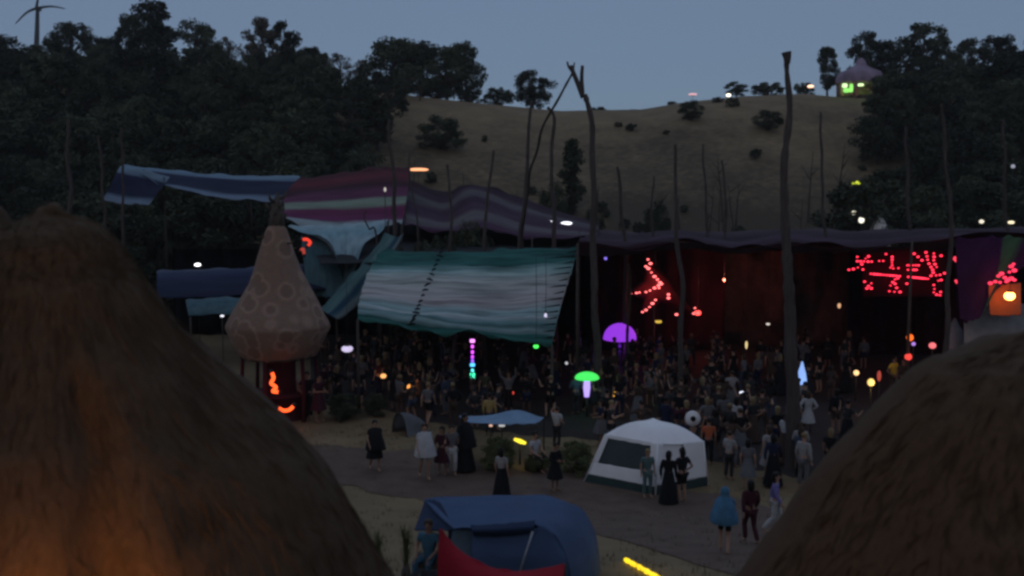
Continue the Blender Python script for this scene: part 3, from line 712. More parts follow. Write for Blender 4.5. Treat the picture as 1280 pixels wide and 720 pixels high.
tag(sheet('painted_glow_cloth', [[(1236, 356, 44.1), (1255, 355, 44.1), (1276, 354, 44.1)], [(1236, 374, 44), (1255, 374, 44), (1276, 374, 44)], [(1238, 394, 44), (1256, 395, 44), (1276, 394, 44)]], mat('painted_orange_glow', (.45, .13, .06), .9, .2, 1), wr=.05),
    'small cloth coloured with the orange glow of the bright lamp at the right edge', 'glow cloth')  # orange of the lamp's glow is put into the cloth colour
# blue tarpaulins left of the cone tower
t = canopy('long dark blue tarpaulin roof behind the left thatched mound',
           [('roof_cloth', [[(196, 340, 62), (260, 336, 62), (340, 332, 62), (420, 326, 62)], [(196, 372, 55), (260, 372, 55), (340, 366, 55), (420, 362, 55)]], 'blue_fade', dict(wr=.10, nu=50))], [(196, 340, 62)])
for p in ((420, 328, 61.8), (420, 362, 55), (200, 372, 55)):
    a = at(*p); bm = bmesh.new(); tube(bm, [(a.x, a.y, 0), a], [.06, .05], 7); mobj('post', bm, M['pole_wood'], t, world=True)
t = canopy('small teal tarpaulin roof just left of the cone tower skirt',
           [('roof_cloth', [[(232, 376, 52), (275, 372, 52), (320, 372, 52), (352, 372, 52)], [(236, 396, 48), (275, 394, 48), (320, 396, 48), (352, 396, 48)]], 'teal_fade', dict(wr=.08))], [(232, 376, 52)])
for p in ((238, 396, 48.1), (352, 396, 48.1)):
    a = at(*p); bm = bmesh.new(); tube(bm, [(a.x, a.y, 0), a], [.06, .05], 7); mobj('post', bm, M['pole_wood'], t, world=True)

# ------------------------------------------------------------------ cone tower kiosk
def ring_mat():
    m = bpy.data.materials.new('woven_circles'); m.use_nodes = True; n = m.node_tree; b = n.nodes['Principled BSDF']; b.inputs['Roughness'].default_value = .9
    tc = n.nodes.new('ShaderNodeTexCoord')
    v = n.nodes.new('ShaderNodeTexVoronoi'); v.inputs['Scale'].default_value = 1.15; v.inputs['Randomness'].default_value = .9
    n.links.new(tc.outputs['Object'], v.inputs['Vector'])
    rp = n.nodes.new('ShaderNodeValToRGB'); cr = rp.color_ramp
    cr.elements[0].position = .30; cr.elements[0].color = (.30, .185, .135, 1); cr.elements[1].position = .38; cr.elements[1].color = (.47, .31, .225, 1)
    e = cr.elements.new(.43); e.color = (.46, .30, .22, 1); e = cr.elements.new(.52); e.color = (.35, .22, .16, 1)
    n.links.new(v.outputs['Distance'], rp.inputs['Fac'])
    nz = n.nodes.new('ShaderNodeTexNoise'); nz.inputs['Scale'].default_value = 14; nz.inputs['Detail'].default_value = 5; n.links.new(tc.outputs['Object'], nz.inputs['Vector'])
    mx = n.nodes.new('ShaderNodeMix'); mx.data_type = 'RGBA'; mx.blend_type = 'MULTIPLY'; mx.inputs['Factor'].default_value = .7
    n.links.new(rp.outputs['Color'], mx.inputs[6]); n.links.new(nz.outputs['Color'], mx.inputs[7]); n.links.new(mx.outputs[2], b.inputs['Base Color'])
    g = n.nodes.new('ShaderNodeMath'); g.operation = 'MULTIPLY'; n.links.new(nz.outputs['Fac'], g.inputs[0]); n.links.new(rp.outputs['Color'], g.inputs[1])
    bp = n.nodes.new('ShaderNodeBump'); bp.inputs['Strength'].default_value = .8; bp.inputs['Distance'].default_value = .1; n.links.new(rp.outputs['Color'], bp.inputs['Height']); n.links.new(bp.outputs['Normal'], b.inputs['Normal'])
    return m
M['rings'] = ring_mat()
def cone_tower():
    Y = 42.0; base = gY(346, Y)
    t = thing('cone_tower', 'brown cone-shaped kiosk roof patterned with pale circles', 'kiosk', base)
    k = Y / F
    def zz(py): return at(346, py, Y).z
    prof = [(46, 446), (52, 436), (66.5, 408), (66, 404), (56, 388), (45, 370), (37, 354), (30, 337), (24, 319), (18.5, 302), (14, 288), (10, 282), (1, 281)]
    bm = bmesh.new(); lathe(bm, [(r * k, zz(y)) for r, y in prof], 11, wob=.10)
    mobj('roof', bm, M['rings'], t)
    bm = bmesh.new()
    tube(bm, [(0, 0, zz(286)), (.05, 0, zz(268)), (.0, 0, zz(254)), (.10, 0, zz(240))], [.34, .30, .16, .04], 9)
    for i in range(9):
        a = i * 2.4; z = zz(276 - i * 3.4)
        tube(bm, [(math.cos(a) * .15, math.sin(a) * .15, z), (math.cos(a) * .36, math.sin(a) * .36, z + .12), (math.cos(a) * .42, math.sin(a) * .42, z + .34)], [.09, .07, .02], 6)
    mobj('finial', bm, M['bark'], t)
    bm = bmesh.new()
    for i in range(8):
        a = i * .785 + .2; r = (18 + 4 * (i % 3)) * k; z = zz(312 - 8 * (i % 3))
        tube(bm, [(math.cos(a) * r * .8, math.sin(a) * r * .8, z), (math.cos(a) * (r + .22), math.sin(a) * (r + .22), z + .05)], [.04, .02], 5)
    mobj('pegs', bm, M['straw'], t)
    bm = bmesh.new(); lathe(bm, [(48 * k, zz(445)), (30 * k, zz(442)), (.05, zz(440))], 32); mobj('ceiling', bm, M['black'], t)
    for i in range(6):
        a = i * math.pi / 3 + .35; r = 46 * k
        bm = bmesh.new(); tube(bm, [(math.cos(a) * r, math.sin(a) * r, -.1), (math.cos(a) * r * 1.03, math.sin(a) * r * 1.03, 1.2), (math.cos(a) * r * .98, math.sin(a) * r * .98, zz(443))], [.10, .085, .08], 8)
        mobj('post', bm, M['maroon'], t)
    bm = bmesh.new(); lathe(bm, [(34 * k, -.05), (36 * k, .1), (35 * k, .98), (40 * k, 1.0), (40 * k, 1.07), (.05, 1.07)], 28); mobj('counter', bm, M['maroon'], t)
    bm = bmesh.new(); lathe(bm, [(20 * k, 1.0), (20 * k, zz(443))], 24); mobj('core', bm, M['maroon'], t)
cone_tower()

def neon(label, pts, col, Y, s=4, r=.05, power=None, cat='neon light', name='neon_tube'):
    p3 = smooth_pts([at(p[0], p[1], Y) for p in pts], 5)
    t = thing(name, label, cat, p3[0])
    bm = bmesh.new(); tube(bm, p3, r, 7); mobj('tube', bm, glow('neon_' + str(len(bpy.data.materials)), col, s), t, world=True)
    bm = bmesh.new()
    for p in (p3[0], p3[-1]): ball(bm, p, r * 1.35, 8)
    tube(bm, [p3[0] + Vector((0, .06, 0)), p3[len(p3) // 2] + Vector((0, .1, 0)), p3[-1] + Vector((0, .06, 0))], .02, 5)
    mobj('holder', bm, M['dark_metal'], t, world=True)
    if power: lamp(t, p3[len(p3) // 2] - p3[0] + Vector((0, -.3, 0)), col, power)
    return t
REDO = (1.0, .10, .02)
neon('red squiggle neon under the cone kiosk, upper one', [(339, 464), (342, 472), (339, 479), (345, 484), (341, 489), (350, 490)], REDO, 40.0, 2.2, .07, 1.5)
neon('red curved neon low beside the left mound under the cone kiosk', [(347, 509), (354, 513), (362, 512), (368, 506)], REDO, 39.6, 2.2, .07, 1.0)
neon('small red neon hook above the blue tarpaulin behind the cone tip', [(377, 300), (383, 299), (388, 303), (384, 308)], (1, .06, .03), 56, 1.0, .08)
neon('small pink neon curl left of the red neon hook', [(375, 314), (379, 311), (380, 319)], (1, .12, .08), 56, .35, .08)

# ------------------------------------------------------------------ LED signs
def led_thing(label, pts, col, Y, name, cat, r=.06, strength=3, back=None, power=6, lightpx=None, flat=1.0, backm='maroon'):
    c = at(*lightpx, Y)
    t = thing(name, label, cat, c)
    if back: sheet('backing_cloth', [[(a, b, Y + .35) for a, b in row] for row in back], M[backm], t, wr=.06, nu=30, nv=14)
    gm = glow('led_' + str(len(bpy.data.materials)), col, strength)
    first = None
    for i, (px, py) in enumerate(pts):
        p = at(px, py, Y) - c
        if first is None:
            bm = bmesh.new(); ball(bm, (0, 0, 0), r, 8, .8); first = mobj('bulb', bm, gm, t); o = first
        else:
            o = first.copy(); C.objects.link(o); o.parent = t
        o.location = p; s = rnd.uniform(.7, 1.25); o.scale = (s * 1.25, s, s)
    bm = bmesh.new()
    pr = [at(px, py, Y + .1) - c for px, py in pts]
    for a, b in zip(pr, pr[1:]):
        pass
    tube(bm, pr, .010, 4)
    mobj('cable', bm, M['black'], t)
    for lp in ([lightpx] if power else []): lamp(t, Vector((0, -.7, 0)), col, power, .4)
    return t
def Z3(zs, x0, y0, s): return [(x0 + a / s, y0 + b / s) for a, b in zs]
def seg(a, b, n): return [(a[0] + (b[0] - a[0]) * i / (n - 1), a[1] + (b[1] - a[1]) * i / (n - 1)) for i in range(n)]
PINKRED = (1.0, .06, .10)
star = Z3([(320, 115), (345, 155), (300, 185), (325, 205), (355, 245), (385, 285), (415, 315), (440, 345), (455, 360), (425, 375), (430, 400), (385, 400), (340, 425), (300, 440), (235, 445), (205, 450), (145, 455),
           (395, 520), (365, 555), (335, 590), (300, 620), (265, 640), (525, 465), (525, 500), (605, 665), (790, 600), (775, 655)], 770, 310, 8)
t = led_thing('glowing red cloth star edged with pink light bulbs', star, (1, .16, .16), 55, 'light_star', 'light star', .07, 2.8, None, 34, (818, 358))
def star_mesh():
    bm = bmesh.new(); Y = 55.35
    outer = [(809, 322), (838, 348), (869, 394), (826, 378), (801, 393), (805, 375), (785, 366), (804, 350)]
    c = at(820, 358, Y - .25); cb = at(820, 358, Y + .4)
    vs_ = [bm.verts.new(at(px, py, Y)) for px, py in outer]; vc = bm.verts.new(c); vb = bm.verts.new(cb)
    for i in range(len(vs_)):
        bm.faces.new((vs_[i], vs_[(i + 1) % len(vs_)], vc)); bm.faces.new((vs_[(i + 1) % len(vs_)], vs_[i], vb))
    bmesh.ops.subdivide_edges(bm, edges=bm.edges[:], cuts=2, use_grid_fill=True)
    for v in bm.verts: v.co += Vector((0, .1, .05)) * noise.noise(v.co * 1.2)
    return bm
mobj('star_cloth', star_mesh(), mat('star_cloth', (.09, .018, .02), .9, .3, 1.5, .3), t, world=True)
sign = Z3([(150, 265), (190, 258), (230, 245), (275, 262), (225, 188), (255, 190), (285, 190), (320, 192), (352, 192), (265, 215), (300, 165), (325, 145), (225, 150), (480, 125), (420, 186), (455, 186),
           (535, 150), (535, 175), (533, 200), (535, 225), (520, 245), (545, 252), (590, 250)] + seg((345, 300), (600, 322), 10) + [(560, 350), (585, 340), (540, 375), (560, 390), (520, 405), (575, 425), (510, 455), (555, 460), (605, 462),
           (290, 370), (325, 410), (350, 385), (310, 430), (350, 430), (730, 122), (765, 150), (800, 180), (835, 110), (845, 145), (850, 175), (862, 210), (880, 240), (895, 265), (905, 120), (908, 150), (905, 180), (915, 215), (930, 240),
           (900, 290), (970, 140)] + seg((670, 225), (770, 225), 5) + seg((675, 265), (750, 265), 4) + seg((680, 328), (855, 345), 9) + [(665, 388), (880, 318), (925, 314), (960, 310), (1000, 295), (970, 355), (945, 362), (905, 400), (910, 435), (905, 465), (930, 485), (960, 490), (965, 462)], 1040, 300, 7.11)
led_thing('wide sign of red light bulbs forming two zigzag glyphs under the right canopy', sign, (1, .03, .07), 54, 'light_sign', 'light sign', .055, 3.0, [[(1078, 312), (1130, 311), (1186, 312)], [(1078, 342), (1130, 342), (1186, 342)], [(1078, 372), (1130, 372), (1186, 372)]], 24, (1132, 342), backm='dark_valance')
led_thing('small pair of red bulbs on the dark pole right of the red sign', [(1194, 322), (1195, 326), (1193, 324), (1195, 351), (1197, 353)], (1, .05, .10), 49.4, 'light_cluster', 'light cluster', .07, 1.6, None, 2, (1194, 340))
led_thing('triangle of red bulbs above the bright orange lamp', [(1238, 354), (1244, 352), (1250, 353), (1248, 345), (1252, 342), (1256, 347), (1260, 350), (1264, 348), (1262, 340), (1264, 333), (1267, 330), (1268, 338), (1258, 352), (1268, 350)], (1, .04, .10), 43.6, 'light_cluster', 'light cluster', .085, 1.7, None, 6, (1256, 345))

# ------------------------------------------------------------------ small lamps
def hang_lamp(label, px, py, col, Y=52, wpx=8, hpx=8, s=3, power=0, cord=True, name='hanging_lamp'):
    c = at(px, py, Y); t = thing(name, label, 'lamp', c); k = Y / F
    bm = bmesh.new(); ball(bm, (0, 0, 0), wpx * k / 2, 10, hpx / wpx); mobj('bulb', bm, glow('lamp_' + str(len(bpy.data.materials)), col, s), t)
    r = wpx * k / 2; h = hpx * k / 2
    bm = bmesh.new(); lathe(bm, [(.02, h * 1.15 + .05), (r * .5, h * .95 + .03), (r * .55, h * .75)], 10)
    cp = mobj('cap', bm, M['dark_metal'], t)
    if cord:
        bm = bmesh.new(); tube(bm, [(0, 0, h), (0.02, 0, h + 1.0), (0, .05, max(h + 1.2, 6.6 - c.z))], .012, 4); mobj('cord', bm, M['dark_metal'], cp)
    if power: lamp(t, (0, -(r + .15), 0), col, power, r)
    return t
def stake_lamp(label, px, py, col, Y=45, wpx=8, hpx=8, s=3, power=0, name='stake_lamp'):
    c = at(px, py, Y); g = gY(px, Y); t = thing(name, label, 'lamp', g); k = Y / F
    bm = bmesh.new(); ball(bm, (0, 0, c.z - g.z), wpx * k / 2, 10, hpx / wpx); mobj('bulb', bm, glow('lamp_' + str(len(bpy.data.materials)), col, s), t)
    bm = bmesh.new(); tube(bm, [(0, 0, -.05), (0, 0, c.z - g.z - hpx * k / 2)], .025, 6); lathe(bm, [(.02, c.z - g.z - hpx * k / 2 - .04), (wpx * k / 3, c.z - g.z - hpx * k / 2 + .02)], 10)
    mobj('stake', bm, M['dark_metal'], t)
    if power: lamp(t, (0, -(wpx * k / 2 + .15), c.z - g.z), col, power, .1)
    return t
WARM = (1, .42, .06); WHITE = (.9, .9, 1)
hang_lamp('small green lamp under the right corner of the teal canopy', 670, 433, (.08, 1, .12), 42.8, 7, 5, 1.6)
hang_lamp('white tube lamp at the right edge of the teal canopy', 682, 397, (.8, .75, 1), 44.5, 4, 14, .9)
hang_lamp('tiny white lamp at the top corner of the teal canopy', 724, 316, WHITE, 54, 3, 3, .7)
hang_lamp('tiny violet-blue lamp right of the forked pole stem', 757, 323, (.3, .2, 1), 56.5, 4, 4, 1.0)
hang_lamp('dim yellow lamp just below the red star', 823, 402, (1, .7, .1), 56, 9, 4, .7)
hang_lamp('small yellow upright lamp right of the grey stepped pole', 933, 431, (1, .75, .35), 55, 3, 11, .9)
hang_lamp('tiny white lamp below the reddish drape', 960, 405, (1, .9, .8), 58, 5, 3, .8)
hang_lamp('pale orange lamp beside the brown drape end', 1049, 382, (1, .55, .3), 58, 4, 7, .8)
hang_lamp('bright orange lamp at the right edge over the grey cloth', 1262, 370, (1, .40, .08), 43.3, 13, 11, 9, 9)
hang_lamp('white sparkling ball lamp right of the cone kiosk', 434, 436, (.8, .7, 1), 48, 15, 9, .8, 1)
stake_lamp('orange lamp leaning in the crowd right of the cone kiosk', 477, 470, (1, .45, .15), 46, 8, 6, 1.3, 1)
stake_lamp('orange lamp lower in the crowd, right of the leaning one', 511, 484, (1, .38, .08), 44, 9, 8, 1.3, 1)
stake_lamp('orange lamp in the crowd under the green mushroom lamp', 772, 493, (1, .45, .05), 44, 10, 7, 1.6, 1.5)
stake_lamp('tiny green lamp in the crowd above the white pavilion tent', 828, 507, (.3, 1, .4), 44, 6, 4, 1.2)
stake_lamp('white lamp in the crowd left of the thick grey trunk', 932, 491, (.8, .85, 1), 44, 7, 4, 1.5)
stake_lamp('small white lamp further back left of the thick grey trunk', 903, 480, (.9, .9, 1), 50, 5, 4, .8)
stake_lamp('tiny white lamp above the green mushroom lamp', 709, 454, (.9, .9, 1), 54, 4, 4, .6)
stake_lamp('upper red lamp of the pair in the crowd', 637, 475, (1, .12, .05), 47, 4, 6, 1.0)
stake_lamp('lower red lamp of the pair in the crowd', 639, 491, (1, .08, .05), 45, 7, 5, 1.2)
stake_lamp('warm globe lamp at the left of the lit figures by the right mound', 1076, 466, (1, .62, .28), 45, 7, 7, 1.4, 1.5)
stake_lamp('warm yellow lamp close above the right mound edge', 1095, 478, (1, .65, .2), 42, 9, 10, 1.2, 12)
stake_lamp('small red lamp beside the yellow jacket', 1105, 470, (1, .15, .1), 43.4, 5, 14, .35)
stake_lamp('orange flame-like lamp among people at the right', 1142, 422, (1, .16, .02), 46, 9, 9, 1.3, 2)
stake_lamp('violet lamp beside the orange flame-like lamp', 1147, 430, (.55, .3, 1), 46, 5, 5, .8)
stake_lamp('red lamp below the orange flame-like lamp', 1141, 446, (1, .08, .06), 45, 9, 9, 1.0, 1)
stake_lamp('pink lamp near the pale sack at the right', 1171, 432, (1, .2, .22), 45, 9, 8, 1.0, 1)
stake_lamp('white stage light spark left of the cone tower', 246, 331, (.95, .95, 1), 63, 8, 4, 3)
stake_lamp('tiny white lamp by the teal tarpaulin', 275, 395, (.9, .9, 1), 47, 5, 3, 1.2)
def ridge_lamp(label, px, py, col, Y, w_, h_, s): return stake_lamp(label, px, py, col, Y, w_, h_, s)
ridge_lamp('pink light above the bush on the right ridge', 863, 118, (1, .55, .6), 176, 11, 3, .8)
ridge_lamp('white light beside the small round ridge tree', 907, 119, (1, .9, .7), 175, 6, 4, 2.5)
ridge_lamp('orange-white light left of the leaf-grown ridge column', 1008, 108, (1, .6, .4), 175, 8, 4, 2)
ridge_lamp('yellow-green lamp on the slope above the white car tent', 1068, 229, (.7, .8, .05), 95, 11, 6, 1.0)
ridge_lamp('orange streak lamp above the maroon canopy', 524, 212, (1, .42, .2), 86, 26, 4, 1.6)
ridge_lamp('tiny white lamp on the pole in front of the maroon canopy', 482, 237, (1, .9, .8), 60, 3, 6, .5)
ridge_lamp('left white lamp of the pair beyond the purple canopy', 689, 278, WHITE, 73, 7, 4, 2)
ridge_lamp('right white lamp of the pair beyond the purple canopy', 708, 279, WHITE, 73, 15, 4, 2)
ridge_lamp('upper white headlamp beside the white car tent', 1066, 266, (1, .95, .7), 92, 9, 5, 1.4)
ridge_lamp('lower white headlamp beside the white car tent', 1076, 275, (1, .95, .8), 91, 7, 8, 1.4)
ridge_lamp('tiny white lamp right of the white car tent', 1226, 277, (1, .9, .7), 90, 6, 5, 1.0)
ridge_lamp('small warm lamp near the right frame edge above the canopy', 1263, 278, (1, .85, .55), 90, 8, 4, 1.3)
ridge_lamp('faint white lamp in the dark right wood', 1262, 208, (.8, .8, 1), 100, 5, 5, .35)

hang_lamp('red bulb with added flood light at the foot of the brown drape', 872, 391, (1, .10, .09), 57, 9, 7, 1.6, 60)  # bulb given extra flood power to light the brown drape
hang_lamp('added warm-red lamp lighting the brown drape from high up', 905, 350, (1, .34, .24), 58, 4, 4, .5, 60)  # added lamp, hung here only to brighten the brown drape
# LED stick in the crowd
def led_stick():
    Y = 46; g = gY(590, Y); t = thing('light_stick', 'tall light stick fading from magenta to green in the crowd', 'light stick', g)
    bm = bmesh.new(); tube(bm, [(0, .05, 0), (0, .05, at(590, 422, Y).z)], .03, 6); mobj('pole', bm, M['dark_metal'], t)
    cols = [(1, .3, 1), (.8, .1, 1), (.75, .08, 1), (.6, .06, 1), (.3, .1, 1), (.1, .55, 1), (.1, .8, .8), (.06, 1, .5), (.1, 1, .6)]
    hs_ = [426, 433, 440, 446, 451, 456, 463, 468, 473]
    for c, y in zip(cols, hs_):
        bm = bmesh.new(); z = at(590, y, Y).z; box(bm, (0, -.03, z), (.22 if y in (426, 456, 468, 473) else .12, .08, .15), 0, .02)
        mobj('light_segment', bm, glow('segment_' + str(y), c, 1.8), t)
led_stick()
# mushroom lamps
def mushroom(label, px, ytop, ybot, wpx, Y, col, s, stem_y, stem_col=None, stem_w=6, stem_s=1, power=5):
    k = Y / F; g = gY(px, Y); z1 = at(px, ytop, Y).z - g.z; z0 = at(px, ybot, Y).z - g.z
    t = thing('mushroom_lamp', label, 'lamp', g); r = wpx * k / 2
    bm = bmesh.new(); lathe(bm, [(.02, z1)] + [(r * math.sin(a * math.pi / 16), z0 + (z1 - z0) * math.cos(a * math.pi / 16)) for a in range(1, 9)] + [(r * .9, z0 - .03), (.05, z0 + .05)], 24)
    mobj('cap', bm, glow('mushroom_' + label[:6], col, s), t)
    zs = at(px, stem_y, Y).z - g.z
    bm = bmesh.new(); lathe(bm, [(stem_w * k * .35, zs), (stem_w * k * .5, (zs + z0) / 2), (stem_w * k * .4, z0 + .04)], 12, wob=.2)
    mobj('stem', bm, glow('stem_' + label[:6], stem_col, stem_s) if stem_col else M['violet_cloth'], t)
    bm = bmesh.new(); tube(bm, [(0, 0, -.05), (0, 0, zs)], .05, 6); mobj('post', bm, M['dark_metal'], t)
    if power: lamp(t, (0, -.1, z0 - .4), col, power, .2)
mushroom('large purple glowing dome lamp under the canopy', 776, 404, 424, 42, 54, (.36, .05, .9), .85, 470, None, 5, 1, 10)
mushroom('green glowing mushroom lamp with a lilac stem in the crowd', 735, 465, 473, 31, 42, (.08, 1, .15), .9, 496, (.5, .35, 1), 9, 1.2, 3)
def crystal():
    Y = 44; c = gY(1007, Y); t = thing('crystal_lamp', 'blue-white glowing pointed lamp just right of the thick grey trunk', 'lamp', c)
    z0 = at(1007, 482, Y).z; z1 = at(1004, 452, Y).z
    bm = bmesh.new(); lathe(bm, [(.30, z0), (.18, z0 + (z1 - z0) * .5), (.03, z1)], 6, wob=.3); mobj('shade', bm, glow('crystal', (.3, .5, 1), .9), t)
    bm = bmesh.new(); tube(bm, [(0, 0, -.05), (0, 0, z0)], .06, 6); mobj('post', bm, M['dark_metal'], t)
    lamp(t, (0, -.5, z0 + .3), (.3, .5, 1), 2)
crystal()
# yellow glow sticks
def rod(label, a, b, r, s):
    t = thing('glow_rod', label, 'light rod', a)
    bm = bmesh.new(); n = 14
    pts = [a.lerp(b, i / n) + Vector((0, 0, r + .01)) for i in range(n + 1)]
    tube(bm, pts, [r * (1 + .25 * math.sin(i * 2.3)) for i in range(n + 1)], 8); mobj('tube', bm, glow('yellow_rod', (1, .72, .02), s), t, world=True)
    bm = bmesh.new(); d = (b - a).normalized()
    for p, q in ((pts[0], -1), (pts[-1], 1)): tube(bm, [p, p + d * .1 * q], r * 1.1, 8)
    mobj('end_cap', bm, M['black'], t, world=True)
    lamp(t, (b - a) * .5 + Vector((0, 0, .35)), (1, .72, .05), 1.0, .1)
rod('yellow glowing light rod lying on the ground in front of the blue tent', gp(782, 703), gp(826, 728), .045, 1.3)
a = at(643, 549, 34.6); b = at(657, 554, 34.4)
t = thing('glow_strip', 'short yellow light strip under the blue sunshade', 'light strip', a)
bm = bmesh.new(); tube(bm, [a, a.lerp(b, .5), b], [.05, .08, .05], 8); mobj('tube', bm, glow('yellow_strip', (1, .8, .05), 1.4), t, world=True)
bm = bmesh.new(); m_ = a.lerp(b, .5); tube(bm, [(m_.x, m_.y + .05, 0), (m_.x, m_.y + .05, m_.z)], .03, 6); mobj('stake', bm, M['dark_metal'], t, world=True)
lamp(t, m_ - a + Vector((0, -.3, -.1)), (1, .75, .1), 1.5, .1)

# ------------------------------------------------------------------ hilltop pavilion
def pavilion():
    Y = 172; k = Y / F; g = gY(1069, Y); zb = at(1069, 122, Y).z - g.z
    t = thing('lit_pavilion', 'small round pavilion with purple roof glowing green inside on the ridge', 'pavilion', g)
    def z(py): return at(1069, py, Y).z - g.z
    bm = bmesh.new(); lathe(bm, [(30 * k, z(104)), (29 * k, z(98)), (24 * k, z(90)), (12 * k, z(85)), (7 * k, z(82)), (5 * k, z(76)), (.05, z(72))], 24, wob=.05); mobj('roof', bm, mat('purple_roof', (.26, .20, .27), .9, .4, .4), t)
    bm = bmesh.new(); lathe(bm, [(27 * k, z(126)), (27 * k, z(121))], 24); mobj('floor_ring', bm, M['bark'], t)
    for i in range(8):
        a = i * math.pi / 4 + .25; bm = bmesh.new(); tube(bm, [(math.cos(a) * 26 * k, math.sin(a) * 26 * k, z(128)), (math.cos(a) * 27 * k, math.sin(a) * 27 * k, z(103))], .3, 8)
        mobj('post', bm, mat('pavilion_post', (.30, .2, .17), .8), t)
    bm = bmesh.new(); n = 20; g_ = []
    for i in range(n + 1):
        a = .15 + (math.pi - .3) * i / n; x, y = math.cos(a) * 24 * k, math.sin(a) * 24 * k; g_.append((bm.verts.new((x, y, z(124))), bm.verts.new((x, y, z(104)))))
    for p, q in zip(g_, g_[1:]): bm.faces.new((p[0], q[0], q[1], p[1]))
    bmesh.ops.solidify(bm, geom=bm.faces[:], thickness=.1)
    mobj('back_wall', bm, mat('pavilion_wall', (.4, .3, .25), .8), t)
    gm = glow('pavilion_green', (.35, 1, .2), 1.0); wm = glow('pavilion_white', (.7, 1, .5), 1.4)
    for px, py, w_, h_, mm in ((1056, 107, 6, 5, wm), (1064, 110, 4, 10, gm), (1076, 106, 7, 3, wm), (1058, 113, 7, 5, gm)):
        p = at(px, py, Y - 2) - g; bm = bmesh.new(); box(bm, p, (w_ * k, .4, h_ * k), 0, .1); mobj('light_panel', bm, mm, t)
    lamp(t, (-1, -1, z(110)), (.4, 1, .25), 160, .5); lamp(t, (1.5, -2.6, z(119)), (1, .45, .3), 260, .5)
pavilion()
# white car-tent on slope
def slope_tent():
    Y = 93; g = gY(1098, Y); k = Y / F; zt = at(1098, 269, Y).z - g.z
    t = thing('dome_tent', 'white dome tent beside two headlamps above the right canopy', 'tent', g)
    bm = bmesh.new(); n = 14; r = 18 * k
    lathe(bm, [(r * math.cos(i / 8 * math.pi / 2), zt * math.sin(i / 8 * math.pi / 2)) for i in range(9)], 20, wob=.05); mobj('fly', bm, M['white_cloth'], t)
    bm = bmesh.new(); tube(bm, [(r * math.cos(a) , -.1 - r * .3, zt * 1.0 * math.sin(a)) for a in [i * math.pi / 12 for i in range(13)]], .06, 6); mobj('hoop', bm, M['dark_metal'], t)
slope_tent()
# pale sack by the right mound
def sack():
    Y = 46; g = gY(1198, Y); k = Y / F; zb = at(1198, 428, Y).z; zt = at(1196, 398, Y).z
    t = thing('pale_awning', 'pale grey pointed cloth shelter just above the right mound', 'shelter', g)
    bm = bmesh.new(); lathe(bm, [(11 * k, zb - .6), (12 * k, zb), (10 * k, zb + (zt - zb) * .5), (4 * k, zb + (zt - zb) * .8), (.05, zt)], 12, wob=.25); mobj('cloth', bm, M['white_cloth'] if False else M['grey_cloth'], t)
    bm = bmesh.new(); tube(bm, [(0, 0, 0), (0, 0, zt)], .05, 6); mobj('pole', bm, M['pole_wood'], t)
sack()

# ------------------------------------------------------------------ thatched mounds in the foreground
def mound(label, cx, Y, prof, seed, nstraw, wob=.05, furrow=None, straw='straw', knob=None, rs=.92):
    """prof: (radius px, py) in the plane at depth Y, top to bottom"""
    k = Y / F; base = Vector(((cx - 640) / F * Y, Y, 0)); base.z = ground(base.x, base.y)
    t = thing('thatched_hut', label, 'hut', base)
    P = [(r * k * rs, at(cx, py, Y).z - base.z) for r, py in prof]
    # refine
    Pr = [(v.x, v.z) for v in smooth_pts([Vector((r, 0, z)) for r, z in P], 6)]
    bm = bmesh.new(); rings = lathe(bm, Pr[::-1], 96)
    def shape(co):
        a = math.atan2(co.y, co.x); q = math.hypot(co.x, co.y)
        f = 1 + wob * noise.fractal(Vector((math.cos(a) * 1.4 + seed, math.sin(a) * 1.4, co.z * .8)), 1, 2, 4)
        d = co.copy(); d.x *= f; d.y *= f
        d.z += .05 * noise.fractal(co * 2.2 + Vector((seed, 0, 0)), 1, 2, 4)
        if furrow and co.z < P[0][1] - .75:
            da = (a - furrow[0] - .10 * noise.noise(Vector((co.z * 1.5, seed, 2)))); s = math.exp(-(da / furrow[1]) ** 2) * min(1, (P[0][1] - .75 - co.z) / .6)
            d.x *= 1 - furrow[2] * s; d.y *= 1 - furrow[2] * s
        return d
    for v in bm.verts: v.co = shape(v.co)
    mobj('thatch', bm, M['thatch'], t)
    bm = bmesh.new(); rg = random.Random(seed)
    zt, zb = Pr[0][1], Pr[-1][1]
    def surf(a, s):
        i = min(int(s * (len(Pr) - 1)), len(Pr) - 2); u = s * (len(Pr) - 1) - i
        r = Pr[i][0] * (1 - u) + Pr[i + 1][0] * u; z = Pr[i][1] * (1 - u) + Pr[i + 1][1] * u
        return shape(Vector((math.cos(a) * r, math.sin(a) * r, z)))
    for _ in range(nstraw):
        a = rg.uniform(-math.pi, .3); s = rg.random() ** .55 * .97
        p = surf(a, s); q = surf(a + rg.gauss(0, .05), min(1, s + rg.uniform(.02, .07)))
        o = Vector((math.cos(a), math.sin(a), .5)).normalized()
        p += o * rg.uniform(-.006, .004); q += o * rg.uniform(-.002, .018)
        side = (q - p).cross(o).normalized() * rg.uniform(.0012, .0030)
        m_ = p.lerp(q, .5) + o * rg.uniform(0, .010)
        v = [bm.verts.new(x) for x in (p - side, p + side, m_ + side, q, m_ - side)]
        bm.faces.new(v)
    mobj('loose_straw', bm, M[straw], t, smooth=False)
    bm = bmesh.new(); lathe(bm, [(Pr[-1][0] * .82, -1.0), (Pr[-1][0] * .82, zb + .12)], 48); mobj('wall', bm, M['clay'], t)
    if knob:
        bm = bmesh.new()
        for (px, py, r) in knob:
            ball(bm, at(px, py, Y) - base, r * k, 10, .8)
        for v in bm.verts: v.co += .05 * Vector((1, 1, 1)) * noise.noise(v.co * 4)
        mobj('ridge_cap', bm, M['thatch'], t)
    return t
